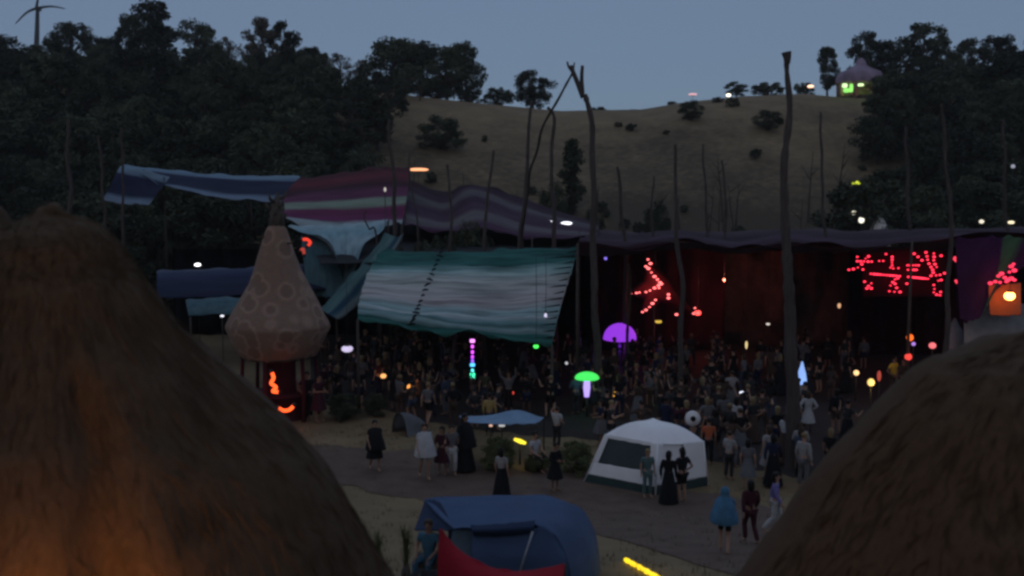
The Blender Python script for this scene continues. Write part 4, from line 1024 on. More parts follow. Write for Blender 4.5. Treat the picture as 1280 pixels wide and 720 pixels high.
mound('large brown thatched mound in the left foreground, lit orange at its foot', 60, 8.0,
      [(3.7, 260), (21, 270), (44, 280), (65, 289), (77, 299), (86, 309), (92, 319), (98, 328), (105, 338), (112, 348), (142, 398), (189, 448), (238, 499), (288, 549), (331, 599), (360, 649), (389, 699), (418, 749), (450, 800), (482, 850)], 3, 7000, .035,
      furrow=(-1.02, .085, .15), knob=[(70, 264, 15), (52, 268, 11), (84, 268, 9)], rs=1.0)
mound('smaller dark thatched mound cut by the left frame edge', -60, 8.9,
      [(2, 236), (30, 244), (62, 262), (84, 300), (100, 350), (122, 420), (150, 500), (180, 600), (215, 720), (235, 800)], 9, 1200, .05)
mound('large dark thatched mound rising to the right foreground edge', 1345, 8.0,
      [(2.7, 398), (23, 405), (37, 410), (52, 416), (72, 424), (100, 432), (142, 450), (176, 470), (217, 510), (259, 560), (291, 602), (321, 645), (348, 687), (378, 730), (409, 772), (452, 830)], 5, 4500, .03, straw='straw_dark', rs=1.0)

# lantern under the left mound (just below the frame) that lights its foot
def lantern():
    g = Vector((-2.5, 4.9, ground(-2.5, 4.9)))
    t = thing('garden_lantern', 'warm garden lantern on a post at the foot of the left mound', 'lantern', g)
    h = .42
    bm = bmesh.new(); tube(bm, [(0, 0, -.3), (0, 0, h)], .03, 8); mobj('post', bm, M['dark_metal'], t)
    bm = bmesh.new(); lathe(bm, [(.02, h), (.08, h + .01), (.10, h + .2), (.02, h + .22)], 12); mobj('glass', bm, glow('lantern_glass', (1, .45, .12), 3), t)
    bm = bmesh.new(); lathe(bm, [(.155, h + .21), (.06, h + .28), (.01, h + .3)], 12); mobj('cap', bm, M['dark_metal'], t)
    lamp(t, (0.0, .16, h + .12), (1, .42, .12), 62, .04)
lantern()

# ------------------------------------------------------------------ white pavilion tent
def white_tent():
    L = Vector((2.35, 32.5, 0)); Fp = Vector((4.45, 31.0, 0)); Rr = Vector((6.28, 32.1, 0)); B = L + Rr - Fp
    c = (L + Rr) / 2
    t = thing('pavilion_tent', 'white square pavilion tent with dark mesh window and green skirt', 'tent', c)
    def ins(p, f=.86): return c + (p - c) * f
    eL, eF, eR, eB = at(757, 543, 32.4), at(822, 554, 31.3), at(879, 551, 32.1), None
    eL, eF, eR = [Vector(v) for v in (eL, eF, eR)]; eB = eL + eR - eF; eB.z = 1.7
    peak = at(818, 525, 32.6)
    # roof as a curved four-sided sheet
    bm = bmesh.new(); N = 8
    for A, D in ((eL, eF), (eF, eR), (eR, eB), (eB, eL)):
        g = []
        for j in range(N + 1):
            v = j / N; row = []
            for i in range(N + 1):
                e = A.lerp(D, i / N); e = e - Vector((0, 0, .07)) * (4 * (i / N) * (1 - i / N))
                p = e.lerp(peak, v); p.z += .18 * math.sin(math.pi * v) * (1 - .3 * v)
                row.append(bm.verts.new(p))
            g.append(row)
        for j in range(N):
            for i in range(N): bm.faces.new((g[j][i], g[j][i + 1], g[j + 1][i + 1], g[j + 1][i]))
    bmesh.ops.remove_doubles(bm, verts=bm.verts, dist=.004); bmesh.ops.recalc_face_normals(bm, faces=bm.faces)
    mobj('roof', bm, M['white_cloth'], t, world=True)
    def panel(name, quad, m, off=0.0, n=10, wr=.02, th=.01):
        (a, b, d, e) = quad
        nrm = (b - a).cross(e - a).normalized()
        if nrm.y > 0: nrm = -nrm
        rows = [[a + nrm * off, a.lerp(b, .5) + nrm * off, b + nrm * off], [e + nrm * off, e.lerp(d, .5) + nrm * off, d + nrm * off]]
        return mobj(name, sheet_bm(rows, n, n, wr, 1.5, len(name), thick=th), M[m], t, world=True)
    def q(A, D, ea, ed, u0, u1, v0, v1):
        f = lambda u, v: A.lerp(D, u).lerp(ea.lerp(ed, u), v)
        return (f(u0, v1), f(u1, v1), f(u1, v0), f(u0, v0))
    # left face: frame of white around the window
    panel('wall_panel', q(L, Fp, eL, eF, 0, 1, .16, .42), 'white_cloth'); panel('wall_panel', q(L, Fp, eL, eF, 0, .08, .42, 1), 'white_cloth')
    panel('wall_panel', q(L, Fp, eL, eF, .88, 1, .42, 1), 'white_cloth'); panel('wall_panel', q(L, Fp, eL, eF, .08, .88, .93, 1), 'white_cloth')
    panel('window', q(L, Fp, eL, eF, .08, .88, .42, .93), 'mesh_win', -.02)
    panel('skirt', q(L, Fp, eL, eF, 0, 1, 0, .17), 'green_cloth', .01)
    # right face: door side
    panel('wall_panel', q(Fp, Rr, eF, eR, .0, .12, .18, 1), 'white_cloth'); panel('wall_panel', q(Fp, Rr, eF, eR, .55, 1, .18, 1), 'white_cloth'); panel('wall_panel', q(Fp, Rr, eF, eR, .12, .55, .16, 1), 'white_cloth', -.06)
    panel('skirt', q(Fp, Rr, eF, eR, .0, 1, 0, .19), 'green_cloth', .01)
    panel('back_wall', q(Rr, B, eR, eB, 0, 1, 0, 1), 'white_cloth'); panel('back_wall', q(B, L, eB, eL, 0, 1, 0, 1), 'white_cloth')
    for a, b in ((L, eL), (Fp, eF), (Rr, eR), (B, eB)):
        bm = bmesh.new(); tube(bm, [a, b], .03, 8); mobj('tent_pole', bm, M['white_cloth'], t, world=True)
white_tent()

# blue beach tent in the foreground
def blue_tent():
    g = gY(640, 18.4)
    t = thing('beach_tent', 'blue box-shaped beach tent with a rolled navy awning in the foreground', 'tent', g)
    sheet('roof_cloth', [[(530, 625, 19.4), (585, 620, 19.4), (640, 619, 19.4), (690, 622, 19.4), (722, 634, 19.3), (742, 660, 19.1), (750, 700, 19), (752, 770, 18.9)],
                         [(546, 642, 18.4), (592, 638, 18.4), (640, 637, 18.4), (684, 640, 18.4), (716, 655, 18.3), (735, 684, 18.2), (742, 715, 18.1), (744, 785, 18)],
                         [(568, 661, 17.3), (605, 660, 17.3), (640, 657, 17.3), (668, 655, 17.3), (692, 668, 17.2), (708, 700, 17.2), (714, 740, 17.2), (714, 800, 17.1)]], M['blue_cloth'], t, wr=.035, nu=60, nv=18, ws=1.5)
    sheet('gusset', [[(531, 626, 19.3), (540, 625, 19.2), (550, 628, 18.9)], [(524, 646, 18.8), (540, 646, 18.6), (560, 646, 18.1)], [(518, 662, 18.2), (540, 663, 18.0), (569, 662, 17.4)]], M['navy_cloth'], t, wr=.02, ws=1.5)
    sheet('awning_roll', [[(588, 657, 17.2), (630, 655, 17.2), (669, 651, 17.2)], [(590, 663, 17.05), (630, 662, 17.05), (668, 659, 17.05)], [(592, 669, 17.1), (630, 669, 17.1), (668, 666, 17.1)]], M['navy_cloth'], t, wr=.015, ws=2)
    sheet('back_wall', [[(560, 640, 19.2), (640, 640, 19.2), (728, 648, 19.2)], [(560, 700, 19.0), (640, 700, 19.0), (738, 700, 19.0)], [(560, 740, 18.9), (640, 740, 18.9), (742, 745, 18.9)]], M['blue_cloth'], t, wr=.04, ws=1.5)
    sheet('side_curtain', [[(566, 663, 17.5), (578, 662, 17.5), (590, 664, 17.5)], [(560, 700, 17.6), (574, 700, 17.6), (588, 702, 17.6)], [(556, 745, 17.6), (570, 745, 17.6), (584, 745, 17.6)]], M['pale_blue'], t, wr=.03, ws=2)
    sheet('front_panel', [[(590, 664, 17.2), (640, 662, 17.2), (684, 662, 17.2), (704, 690, 17.1)], [(589, 700, 17.0), (640, 700, 17.0), (680, 700, 17.0), (709, 705, 17.0)], [(588, 745, 16.9), (640, 745, 16.9), (684, 745, 16.9), (714, 745, 16.9)]], M['blue_cloth'], t, wr=.04, ws=2)
    bm = bmesh.new(); tube(bm, [at(666, 664, 17.0), at(656, 695, 16.85), at(645, 730, 16.75)], .02, 8); mobj('front_pole', bm, M['metal'], t, world=True)
blue_tent()
t = thing('red_sail', 'dark red cloth sail with a curved top edge right in front of the blue tent', 'sail', gY(600, 13.4))
sheet('sail_cloth', [[(550, 661, 14.0), (578, 691, 13.8), (615, 709, 13.6), (655, 714, 13.5), (706, 705, 13.4)], [(548, 700, 13.8), (578, 722, 13.5), (615, 735, 13.3), (655, 738, 13.2), (704, 734, 13.1)],
                     [(545, 800, 13.4), (578, 800, 13.2), (615, 800, 13.0), (655, 800, 12.9), (702, 800, 12.9)]], M['red_cloth'], t, wr=.03, nu=50, nv=20, ws=1.6)
for p in ((550, 661, 14.02), (706, 705, 13.42)):
    a = at(*p); bm = bmesh.new(); tube(bm, [(a.x, a.y, ground(a.x, a.y) - .1), a], .02, 6); mobj('sail_pole', bm, M['dark_metal'], t, world=True)
# spiky shrubs with long arching blades
def spiky(label, px, Y, ytop, wpx, seed):
    g = gY(px, Y); k = Y / F; rg = random.Random(seed); top = at(px, ytop, Y).z - g.z
    t = thing('spiky_shrub', label, 'shrub', g)
    bm = bmesh.new()
    for i in range(46):
        a = rg.random() * 6.28; h = top * rg.uniform(.55, 1.0); q = wpx * k * rg.uniform(.25, .8)
        d = Vector((math.cos(a), math.sin(a), 0)); w_ = Vector((-d.y, d.x, 0)) * rg.uniform(.010, .02)
        pts = smooth_pts([d * .05, d * q * .25 + Vector((0, 0, h * .6)), d * q * .7 + Vector((0, 0, h)), d * q * 1.15 + Vector((0, 0, h * rg.uniform(.6, .9)))], 4)
        L = [(bm.verts.new(p - w_ * (1 - .9 * i_ / 12)), bm.verts.new(p + w_ * (1 - .9 * i_ / 12))) for i_, p in enumerate(pts)]
        for u, v in zip(L, L[1:]): bm.faces.new((u[0], u[1], v[1], v[0]))
    mobj('blades', bm, M['leaf_bush'], t, smooth=False)
    bm = bmesh.new(); tube(bm, [(0, 0, -.1), (0, 0, .25), (.02, 0, .4)], [.09, .08, .03], 8); mobj('stem', bm, M['bark'], t)
spiky('dark spiky shrub with arching blades beside the blue tent', 503, 17.2, 655, 16, 4)
spiky('dark spiky shrub half hidden by the left mound', 468, 16.6, 664, 16, 8)
t = thing('backpack', 'black lumpy backpack lying at the bottom edge by the red sail', 'bag', gY(527, 15.6))
bm = bmesh.new(); zb = at(527, 712, 15.6).z - t.location.z
ball(bm, (0, 0, zb - .3), .33, 14, .9); 
for v in bm.verts: v.co += Vector((.08, .05, .06)) * noise.noise(v.co * 5)
mobj('bag_body', bm, M['black'], t)
bm = bmesh.new(); tube(bm, smooth_pts([(-.2, -.25, zb - .4), (-.15, -.38, zb - .15), (-.05, -.2, zb)], 4), .02, 6); mobj('strap', bm, M['dark_metal'], t)
bm = bmesh.new(); box(bm, (0, 0, (zb - .5) / 2), (.6, .5, max(.1, zb - .5)), 0, .03); mobj('bag_base', bm, M['black'], t)

# blue sunshade with posts
def sunshade():
    c = gY(628, 34.5); t = thing('sunshade', 'low blue sunshade cloth on thin posts among the crowd', 'sunshade', c)
    sheet('cloth', [[(574, 520, 36.5), (610, 520, 36.5), (650, 518, 36.5), (680, 522, 36.5)], [(576, 523, 35.2), (612, 520, 35.2), (646, 513, 35.2), (678, 524, 35.2)], [(580, 528, 34), (612, 529, 34), (640, 530, 34), (672, 528, 34)]], M['pale_blue'], t, wr=.03, ws=1.5)
    for p in ((574, 520, 36.5), (680, 522, 36.5), (580, 528, 34), (672, 528, 34)):
        a = at(*p); bm = bmesh.new(); tube(bm, [(a.x, a.y, 0), a], .025, 6); mobj('post', bm, M['dark_metal'], t, world=True)
sunshade()
stake_lamp('pinkish lamp under the blue sunshade, left of a white one', 613, 532, (1, .6, .45), 34.2, 5, 3, .8)
stake_lamp('white bar lamp under the blue sunshade', 627, 532, (.9, .9, .9), 34.2, 9, 3, .5)
# pale pop-up shelter
def popup():
    g = gp(513, 541); t = thing('popup_shelter', 'small pale grey arched pop-up shelter behind the walkers', 'shelter', g); k = g.y / F
    bm = bmesh.new(); N = 10; r = 17 * k; hgt = 28 * k; rows = []
    for i in range(N + 1):
        a = math.pi * i / N
        rows.append([bm.verts.new((-math.cos(a) * r * (1 - .25 * j / 6), -0.5 + j * .18, math.sin(a) * hgt * (1 - .55 * (j / 6) ** 2))) for j in range(7)])
    for p, q in zip(rows, rows[1:]):
        for j in range(6): bm.faces.new((p[j], p[j + 1], q[j + 1], q[j]))
    bmesh.ops.solidify(bm, geom=bm.faces[:], thickness=.015); mobj('cloth', bm, M['grey_cloth'], t)
    bm = bmesh.new(); tube(bm, [(-math.cos(math.pi * i / 12) * r, -.5, math.sin(math.pi * i / 12) * hgt) for i in range(13)], .015, 6); mobj('hoop', bm, M['dark_metal'], t)
    t.rotation_euler.z = -.9
popup()
# round shrubs on the open ground
for (px, py, wp, hp, lab) in ((622, 590, 56, 58, 'round green shrub under the blue sunshade'), (718, 592, 58, 54, 'round olive shrub left of the white pavilion tent'),
                              (676, 590, 40, 34, 'low dark shrub between the two round shrubs')):
    g = gp(px, py); k = g.y / F
    make_tree('bush', rnd.randint(0, 2), 'round_shrub', lab, g, hp * k, wp / hp * .95, None, 'leaf_bush', 'shrub')
for px, py, wp, hp, lab in ((430, 524, 60, 40, 'low dark hedge shrub right of the cone kiosk'), (470, 520, 40, 34, 'low dark shrub in front of the crowd by the walkers')):
    g = gp(px, py); k = g.y / F
    make_tree('bush', rnd.randint(0, 2), 'hedge_shrub', lab, g, hp * k, wp / hp * .9, None, 'leaf', 'shrub')

# ------------------------------------------------------------------ people
def skin_mesh(verts, edges, radii, sub=1):
    me = bpy.data.meshes.new('tmp'); me.from_pydata(verts, edges, []); me.update()
    o = bpy.data.objects.new('tmp', me); C.objects.link(o)
    o.modifiers.new('s', 'SKIN')
    for i, r in enumerate(radii):
        sv = me.skin_vertices[0].data[i]; sv.radius = (r[0], r[1]) if isinstance(r, tuple) else (r, r); sv.use_root = (i == 0)
    sm = o.modifiers.new('u', 'SUBSURF'); sm.levels = sub; sm.render_levels = sub
    dg = bpy.context.evaluated_depsgraph_get(); dg.update()
    out = bpy.data.meshes.new_from_object(o.evaluated_get(dg))
    bpy.data.objects.remove(o); bpy.data.meshes.remove(me)
    return out
def graph(joints, names, edges, rad, grow=0.0):
    idx = {n: i for i, n in enumerate(names)}
    r = []
    for n in names:
        q = rad[n]; r.append(tuple(v + grow for v in q) if isinstance(q, tuple) else q + grow)
    return skin_mesh([joints[n] for n in names], [(idx[a], idx[b]) for a, b in edges], r)
RAD = dict(pelvis=(.13, .10), spine=(.115, .085), chest=(.14, .10), neck=.055, skullbase=.075, head=(.082, .098), crown=(.055, .07),
           hipL=.095, hipR=.095, kneeL=.056, kneeR=.056, shinL=.052, shinR=.052, ankL=.036, ankR=.036, toeL=.034, toeR=.034,
           shL=.06, shR=.06, elL=.042, elR=.042, wrL=.028, wrR=.028, paL=.03, paR=.03)
POSES = {
    'stand': dict(),
    'akimbo': dict(elL=(.36, .08, 1.16), wrL=(.2, -.08, 1.0), elR=(-.36, .08, 1.16), wrR=(-.2, -.08, 1.0)),
    'walk': dict(kneeL=(.10, -.16, .52), ankL=(.10, -.06, .10), kneeR=(-.10, .02, .50), ankR=(-.10, .32, .14), elL=(.25, .12, 1.17), wrL=(.24, .14, .92), elR=(-.25, -.06, 1.17), wrR=(-.23, -.2, .96)),
    'armsup': dict(elL=(.34, -.05, 1.62), wrL=(.30, -.1, 1.88), elR=(-.36, -.02, 1.55), wrR=(-.42, -.06, 1.82)),
    'onearm': dict(elL=(.34, -.12, 1.52), wrL=(.24, -.18, 1.78), elR=(-.27, .04, 1.16), wrR=(-.2, -.2, 1.08)),
    'carry': dict(elL=(.26, -.02, 1.16), wrL=(.14, -.26, 1.14), elR=(-.26, -.02, 1.16), wrR=(-.12, -.27, 1.18)),
    'dance': dict(spine=(.05, 0, 1.15), kneeL=(.18, -.14, .53), ankL=(.2, .02, .09), kneeR=(-.16, -.1, .52), ankR=(-.17, .06, .09), elL=(.4, -.1, 1.3), wrL=(.46, -.2, 1.52), elR=(-.38, -.05, 1.22), wrR=(-.34, -.28, 1.32)),
    'sit': None,
}
def joints(pose):
    j = dict(pelvis=(0, 0, .95), spine=(0, .01, 1.14), chest=(0, .0, 1.34), neck=(0, .0, 1.50), skullbase=(0, -.015, 1.58), head=(0, -.03, 1.655), crown=(0, -.01, 1.735),
             hipL=(.095, 0, .90), hipR=(-.095, 0, .90), kneeL=(.11, -.03, .50), kneeR=(-.11, -.02, .50), ankL=(.12, .02, .09), ankR=(-.12, .02, .09),
             shL=(.185, 0, 1.43), shR=(-.185, 0, 1.43), elL=(.25, .03, 1.15), elR=(-.25, .03, 1.15), wrL=(.25, -.05, .91), wrR=(-.25, -.05, .91))
    if pose == 'sit':
        d = -.45
        for n in ('pelvis', 'spine', 'chest', 'neck', 'skullbase', 'head', 'crown', 'hipL', 'hipR', 'shL', 'shR', 'elL', 'elR', 'wrL', 'wrR'):
            j[n] = (j[n][0], j[n][1], j[n][2] + d)
        j.update(kneeL=(.16, -.45, .52), kneeR=(-.15, -.45, .52), ankL=(.15, -.42, .09), ankR=(-.14, -.46, .09), wrL=(.16, -.34, .60), wrR=(-.16, -.34, .60), elL=(.25, -.06, .72), elR=(-.25, -.06, .72))
    else:
        j.update(POSES[pose])
    for s in 'LR':
        k, a = Vector(j['knee' + s]), Vector(j['ank' + s]); j['shin' + s] = tuple(k.lerp(a, .3) + Vector((0, .02, 0)))
        j['toe' + s] = (a.x * 1.1, a.y - .17, max(.03, a.z - .055))
        e, w_ = Vector(j['el' + s]), Vector(j['wr' + s]); j['pa' + s] = tuple(w_ + (w_ - e).normalized() * .075)
    return j
SPINE = [('pelvis', 'spine'), ('spine', 'chest'), ('chest', 'neck'), ('neck', 'skullbase'), ('skullbase', 'head'), ('head', 'crown')]
def limb(s): return [('pelvis', 'hip' + s), ('hip' + s, 'knee' + s), ('knee' + s, 'shin' + s), ('shin' + s, 'ank' + s), ('ank' + s, 'toe' + s), ('chest', 'sh' + s), ('sh' + s, 'el' + s), ('el' + s, 'wr' + s), ('wr' + s, 'pa' + s)]
BODY = {}
def body_mesh(pose):
    if pose in BODY: return BODY[pose]
    j = joints(pose)
    names = ['pelvis', 'spine', 'chest', 'neck', 'skullbase', 'head', 'crown'] + [p + s for s in 'LR' for p in ('hip', 'knee', 'shin', 'ank', 'toe', 'sh', 'el', 'wr', 'pa')]
    me = graph(j, names, SPINE + limb('L') + limb('R'), RAD)
    bm = bmesh.new(); bm.from_mesh(me); bpy.data.meshes.remove(me)
    for f in bm.faces: f.material_index = 0
    # fingers and thumb, bent, rooted in the palm
    for s, sg in (('L', 1), ('R', -1)):
        w_, p = Vector(j['wr' + s]), Vector(j['pa' + s]); d = (p - w_).normalized()
        side = d.cross(Vector((1, 0, 0))); side = side.normalized() if side.length > .1 else Vector((0, -1, 0))
        bend = d.cross(side).normalized() * (-sg)
        for i, L in enumerate((.062, .075, .07, .052)):
            b = p + side * (-.026 + .0175 * i)
            tube(bm, [b - d * .02, b + d * L * .55 + bend * .008, b + d * L + bend * .03], [.0095, .0088, .0065], 5)
        b = w_ + d * .03 - side * .022
        tube(bm, [b, b - side * .03 + d * .025, b - side * .036 + d * .055 + bend * .012], [.011, .010, .007], 5)
    # face: nose, ears and eyes
    h = Vector(j['head'])
    n0 = len(bm.faces)
    tube(bm, [h + Vector((0, -.085, .02)), h + Vector((0, -.112, -.012)), h + Vector((0, -.088, -.025))], [.008, .016, .010], 6)
    for sg in (-1, 1): ball(bm, h + Vector((.082 * sg, .015, -.005)), .022, 6, 1.4)
    bm.faces.ensure_lookup_table(); n1 = len(bm.faces)
    for sg in (-1, 1): ball(bm, h + Vector((.032 * sg, -.082, .018)), .013, 6, .7)
    tube(bm, [h + Vector((-.025, -.086, -.048)), h + Vector((0, -.094, -.05)), h + Vector((.025, -.086, -.048))], .006, 5)
    bm.faces.ensure_lookup_table()
    for f in bm.faces[n1:]: f.material_index = 1
    out = bpy.data.meshes.new('body'); bm.to_mesh(out); bm.free(); out.shade_smooth()
    BODY[pose] = (out, j); return BODY[pose]
def top_mesh(pose, long):
    j = joints(pose); jj = dict(j)
    for s in 'LR':
        jj['el' + s] = tuple(Vector(j['sh' + s]).lerp(Vector(j['el' + s]), 1.0 if long else .62)); jj['wr' + s] = tuple(Vector(j['el' + s]).lerp(Vector(j['wr' + s]), .95))
    jj['neck'] = tuple(Vector(j['chest']).lerp(Vector(j['neck']), .72)); jj['pelvis'] = tuple(Vector(j['pelvis']) + Vector((0, 0, -.02)))
    names = ['spine', 'pelvis', 'chest', 'neck', 'shL', 'elL', 'shR', 'elR'] + (['wrL', 'wrR'] if long else [])
    ed = [('pelvis', 'spine'), ('spine', 'chest'), ('chest', 'neck'), ('chest', 'shL'), ('shL', 'elL'), ('chest', 'shR'), ('shR', 'elR')] + ([('elL', 'wrL'), ('elR', 'wrR')] if long else [])
    r = dict(RAD); r['neck'] = .07
    return graph(jj, names, ed, r, .020)
def leg_mesh(pose, long):
    j = joints(pose); jj = dict(j)
    names = ['pelvis']; ed = []
    for s in 'LR':
        if not long: jj['knee' + s] = tuple(Vector(j['hip' + s]).lerp(Vector(j['knee' + s]), .85))
        jj['ank' + s] = tuple(Vector(j['knee' + s]).lerp(Vector(j['ank' + s]), .93))
        names += ['hip' + s, 'knee' + s] + (['shin' + s, 'ank' + s] if long else [])
        ed += [('pelvis', 'hip' + s), ('hip' + s, 'knee' + s)] + ([('knee' + s, 'shin' + s), ('shin' + s, 'ank' + s)] if long else [])
    r = dict(RAD); r['ankL'] = r['ankR'] = .05; r['shinL'] = r['shinR'] = .058; r['pelvis'] = (.13, .11)
    return graph(jj, names, ed, r, .016)
def lathe_mesh(prof, seg=18, wob=.10, seed=0, c=(0, 0, 0)):
    bm = bmesh.new(); lathe(bm, prof, seg, c, wob, seed); bmesh.ops.recalc_face_normals(bm, faces=bm.faces)
    me = bpy.data.meshes.new('cloth'); bm.to_mesh(me); bm.free(); me.shade_smooth(); return me
def hair_mesh(j, style):
    bm = bmesh.new(); h = Vector(j['head'])
    r = bmesh.ops.create_uvsphere(bm, u_segments=14, v_segments=10, radius=1)
    for v in list(bm.verts):
        if style == 'short':
            v.co = Vector((v.co.x * .096, v.co.y * .112 + .018, v.co.z * .095 + .045))
        else:
            z = v.co.z
            v.co = Vector((v.co.x * .10, v.co.y * .112 + .022, z * .10 + .045 if z > 0 else .045 + z * .30))
            if z < 0: v.co.y = max(v.co.y, -.02) * (1 if z > -.5 else .8) + .03
    for v in bm.verts:
        if v.co.y < -.04 and v.co.z < .055: v.co.y = -.035
        v.co += h + Vector((0, 0, .0)); v.co += v.normal * .008 * noise.noise(v.co * 30)
    if style == 'bun': ball(bm, h + Vector((0, .06, .13)), .05, 8)
    me = bpy.data.meshes.new('hair'); bm.to_mesh(me); bm.free(); me.shade_smooth(); return me
SKIN = [mat('skin_light', (.40, .24, .17), .6, .08), mat('skin_tan', (.28, .16, .11), .6, .08), mat('skin_deep', (.10, .055, .04), .6, .08)]
EYE = mat('eye_dark', (.02, .015, .015), .4, 0)
HAIR = [mat('hair_black', (.012, .01, .01), .6), mat('hair_brown', (.05, .03, .018), .6), mat('hair_fair', (.22, .16, .08), .6)]
def cl(n, c): return mat('cloth_' + n, c, .9, .2, 6, .2)
CL = {'black': cl('black', (.010, .010, .012)), 'charcoal': cl('charcoal', (.03, .03, .033)), 'navy': cl('navy', (.015, .02, .05)), 'grey': cl('grey', (.13, .13, .14)), 'white': cl('white', (.42, .42, .43)),
      'pale': cl('pale', (.30, .29, .29)), 'maroon': cl('maroon', (.05, .012, .02)), 'orange': cl('orange', (.42, .11, .05)), 'blue': cl('blue', (.06, .16, .27)), 'purple': cl('purple', (.17, .15, .36)),
      'teal': cl('teal', (.10, .17, .17)), 'yellow': cl('yellow', (.36, .26, .10)), 'brown': cl('brown', (.07, .045, .035)), 'green': cl('olive', (.06, .07, .04)), 'hivis': cl('hivis', (.75, .50, .05)), 'turquoise': cl('turquoise', (.05, .13, .19)), 'denim': cl('denim', (.05, .07, .11))}
MESH = {}
def cached(key, fn):
    if key not in MESH: MESH[key] = fn()
    return MESH[key]
def add_part(name, me, m, t):
    o = bpy.data.objects.new(name, me)
    if not me.materials: me.materials.append(m)
    link(o, t); o.material_slots[0].link = 'OBJECT'; o.material_slots[0].material = m
    return o
def person(label, loc, rz, pose, top, low, hair=('short', 0), skin=0, h=1.0, long_top=False, group=None, extra=None):
    """top: colour; low: ('trousers'|'shorts'|'skirt'|'dress'|'gown', colour)"""
    t = thing('person', label, 'person', loc, rz, group); t.scale = (h, h, h)
    bme, j = body_mesh(pose)
    o = bpy.data.objects.new('body', bme)
    if not bme.materials: bme.materials.append(SKIN[0]); bme.materials.append(EYE)
    link(o, t); o.material_slots[0].link = 'OBJECT'; o.material_slots[0].material = SKIN[skin]
    if top: add_part('jacket' if long_top else 'shirt', cached(('top', pose, long_top), lambda: top_mesh(pose, long_top)), CL[top], t)
    k, c = low
    if k in ('trousers', 'shorts'): add_part(k, cached((k, pose), lambda: leg_mesh(pose, k == 'trousers')), CL[c], t)
    else:
        pr = {'skirt': [(.15, 1.03), (.19, .9), (.27, .66), (.30, .5)], 'dress': [(.145, 1.12), (.17, .98), (.24, .75), (.30, .48)], 'gown': [(.15, 1.1), (.18, .95), (.25, .6), (.32, .2), (.34, .08)]}[k]
        add_part(k if k != 'gown' else 'long_skirt', cached((k,), lambda: lathe_mesh(pr)), CL[c], t)
    if hair: add_part('hair', cached(('hair', pose, hair[0]), lambda: hair_mesh(j, hair[0])), HAIR[hair[1]], t)
    if extra: extra(t, j)
    return t
def facing(p): return math.atan2(-p.x, p.y)   # rz that turns a figure's back... see below
PLACED = []
def put(label, px, py, hpx, rz, *a, **k):
    g = gp(px, py); PLACED.append(g)
    hh = hpx * g.y / F / 1.74
    return person(label, g, rz, *a, h=max(.85, min(1.12, hh)), **k)
PI = math.pi
def poncho(t, j): add_part('poncho', cached(('poncho',), lambda: lathe_mesh([(.36, .86), (.37, .92), (.33, 1.10), (.26, 1.32), (.19, 1.46), (.11, 1.52), (.115, 1.60), (.12, 1.68), (.09, 1.76), (.02, 1.80)], 20, .14, 4, (0, .03, 0))), CL['blue'], t)
def shawl(m):
    def f(t, j): add_part('shawl', cached(('shawl',), lambda: lathe_mesh([(.36, .78), (.33, .95), (.27, 1.2), (.22, 1.4), (.11, 1.5), (.07, 1.54)], 18, .2, 8)), CL[m], t)
    return f
# people one can tell apart
put('person in black with pale legs walking alone left of the white-clad walker', 469, 590, 66, .4, 'walk', 'black', ('skirt', 'black'), ('short', 0), 0, extra=shawl('black'))
put('person in a loose white shawl walking in the middle of the open path', 531, 600, 72, .3, 'walk', 'white', ('shorts', 'pale'), ('long', 1), 0, extra=shawl('white'))
put('person with pale jacket and white trousers carrying a dark bundle', 553, 594, 62, -.3, 'carry', 'maroon', ('skirt', 'maroon'), ('long', 0), 1, long_top=True)
put('person in dark top and bright white trousers left of the tall black figure', 565, 594, 64, .2, 'walk', 'grey', ('trousers', 'white'), ('short', 0), 0)
put('tall figure in a long black robe beside the walkers', 581, 590, 78, 1.0, 'stand', 'black', ('gown', 'black'), ('long', 0), 1, long_top=True, extra=shawl('black'))
put('person in pale top and long black skirt standing behind the blue tent', 627, 622, 62, 2.6, 'stand', 'pale', ('gown', 'black'), ('bun', 0), 0)
put('dark-dressed person bending an arm beside the olive shrub', 694, 614, 62, .7, 'carry', 'black', ('dress', 'black'), ('short', 0), 1, long_top=True)
put('person in teal grey shirt at the mesh window of the white tent', 809, 622, 62, .2, 'stand', 'teal', ('trousers', 'teal'), ('short', 2), 0)
put('person in a long black dress at the door of the white tent', 835, 631, 68, 2.8, 'stand', 'black', ('gown', 'black'), ('long', 0), 1, long_top=True)
put('person in black top and shorts with bare legs at the white tent door', 852, 629, 70, -2.6, 'akimbo', 'black', ('shorts', 'black'), ('bun', 0), 0)
put('person in a bright blue hooded poncho on the path by the right mound', 905, 692, 86, 2.9, 'walk', 'blue', ('shorts', 'black'), None, 0, extra=poncho)
put('person in dark maroon clothes walking beside the blue poncho', 937, 680, 82, 3.3, 'walk', 'maroon', ('trousers', 'maroon'), ('long', 0), 1, long_top=True)
put('person in purple hooded jacket and white trousers by the right mound', 968, 668, 80, 1.2, 'walk', 'purple', ('trousers', 'white'), ('long', 0), 0, long_top=True)
put('person in an orange shirt standing behind the white pavilion tent', 885, 582, 60, 3.0, 'stand', 'orange', ('trousers', 'black'), ('short', 0), 1)
put('person in a grey shirt with arms folded right of the orange shirt', 911, 600, 62, 2.4, 'carry', 'pale', ('trousers', 'charcoal'), ('short', 1), 0)
put('person in grey dress left of the thick grey trunk', 934, 612, 64, 2.7, 'stand', 'grey', ('dress', 'grey'), ('long', 0), 0)
put('person in white top in the crowd left of the olive shrub', 696, 560, 52, 2.6, 'onearm', 'white', ('trousers', 'charcoal'), ('short', 1), 0)
put('person in a yellowish jacket standing behind the blue sunshade', 612, 545, 54, 3.0, 'stand', 'yellow', ('trousers', 'charcoal'), ('short', 0), 1, long_top=True)
g = gp(668, 588); PLACED.append(g)
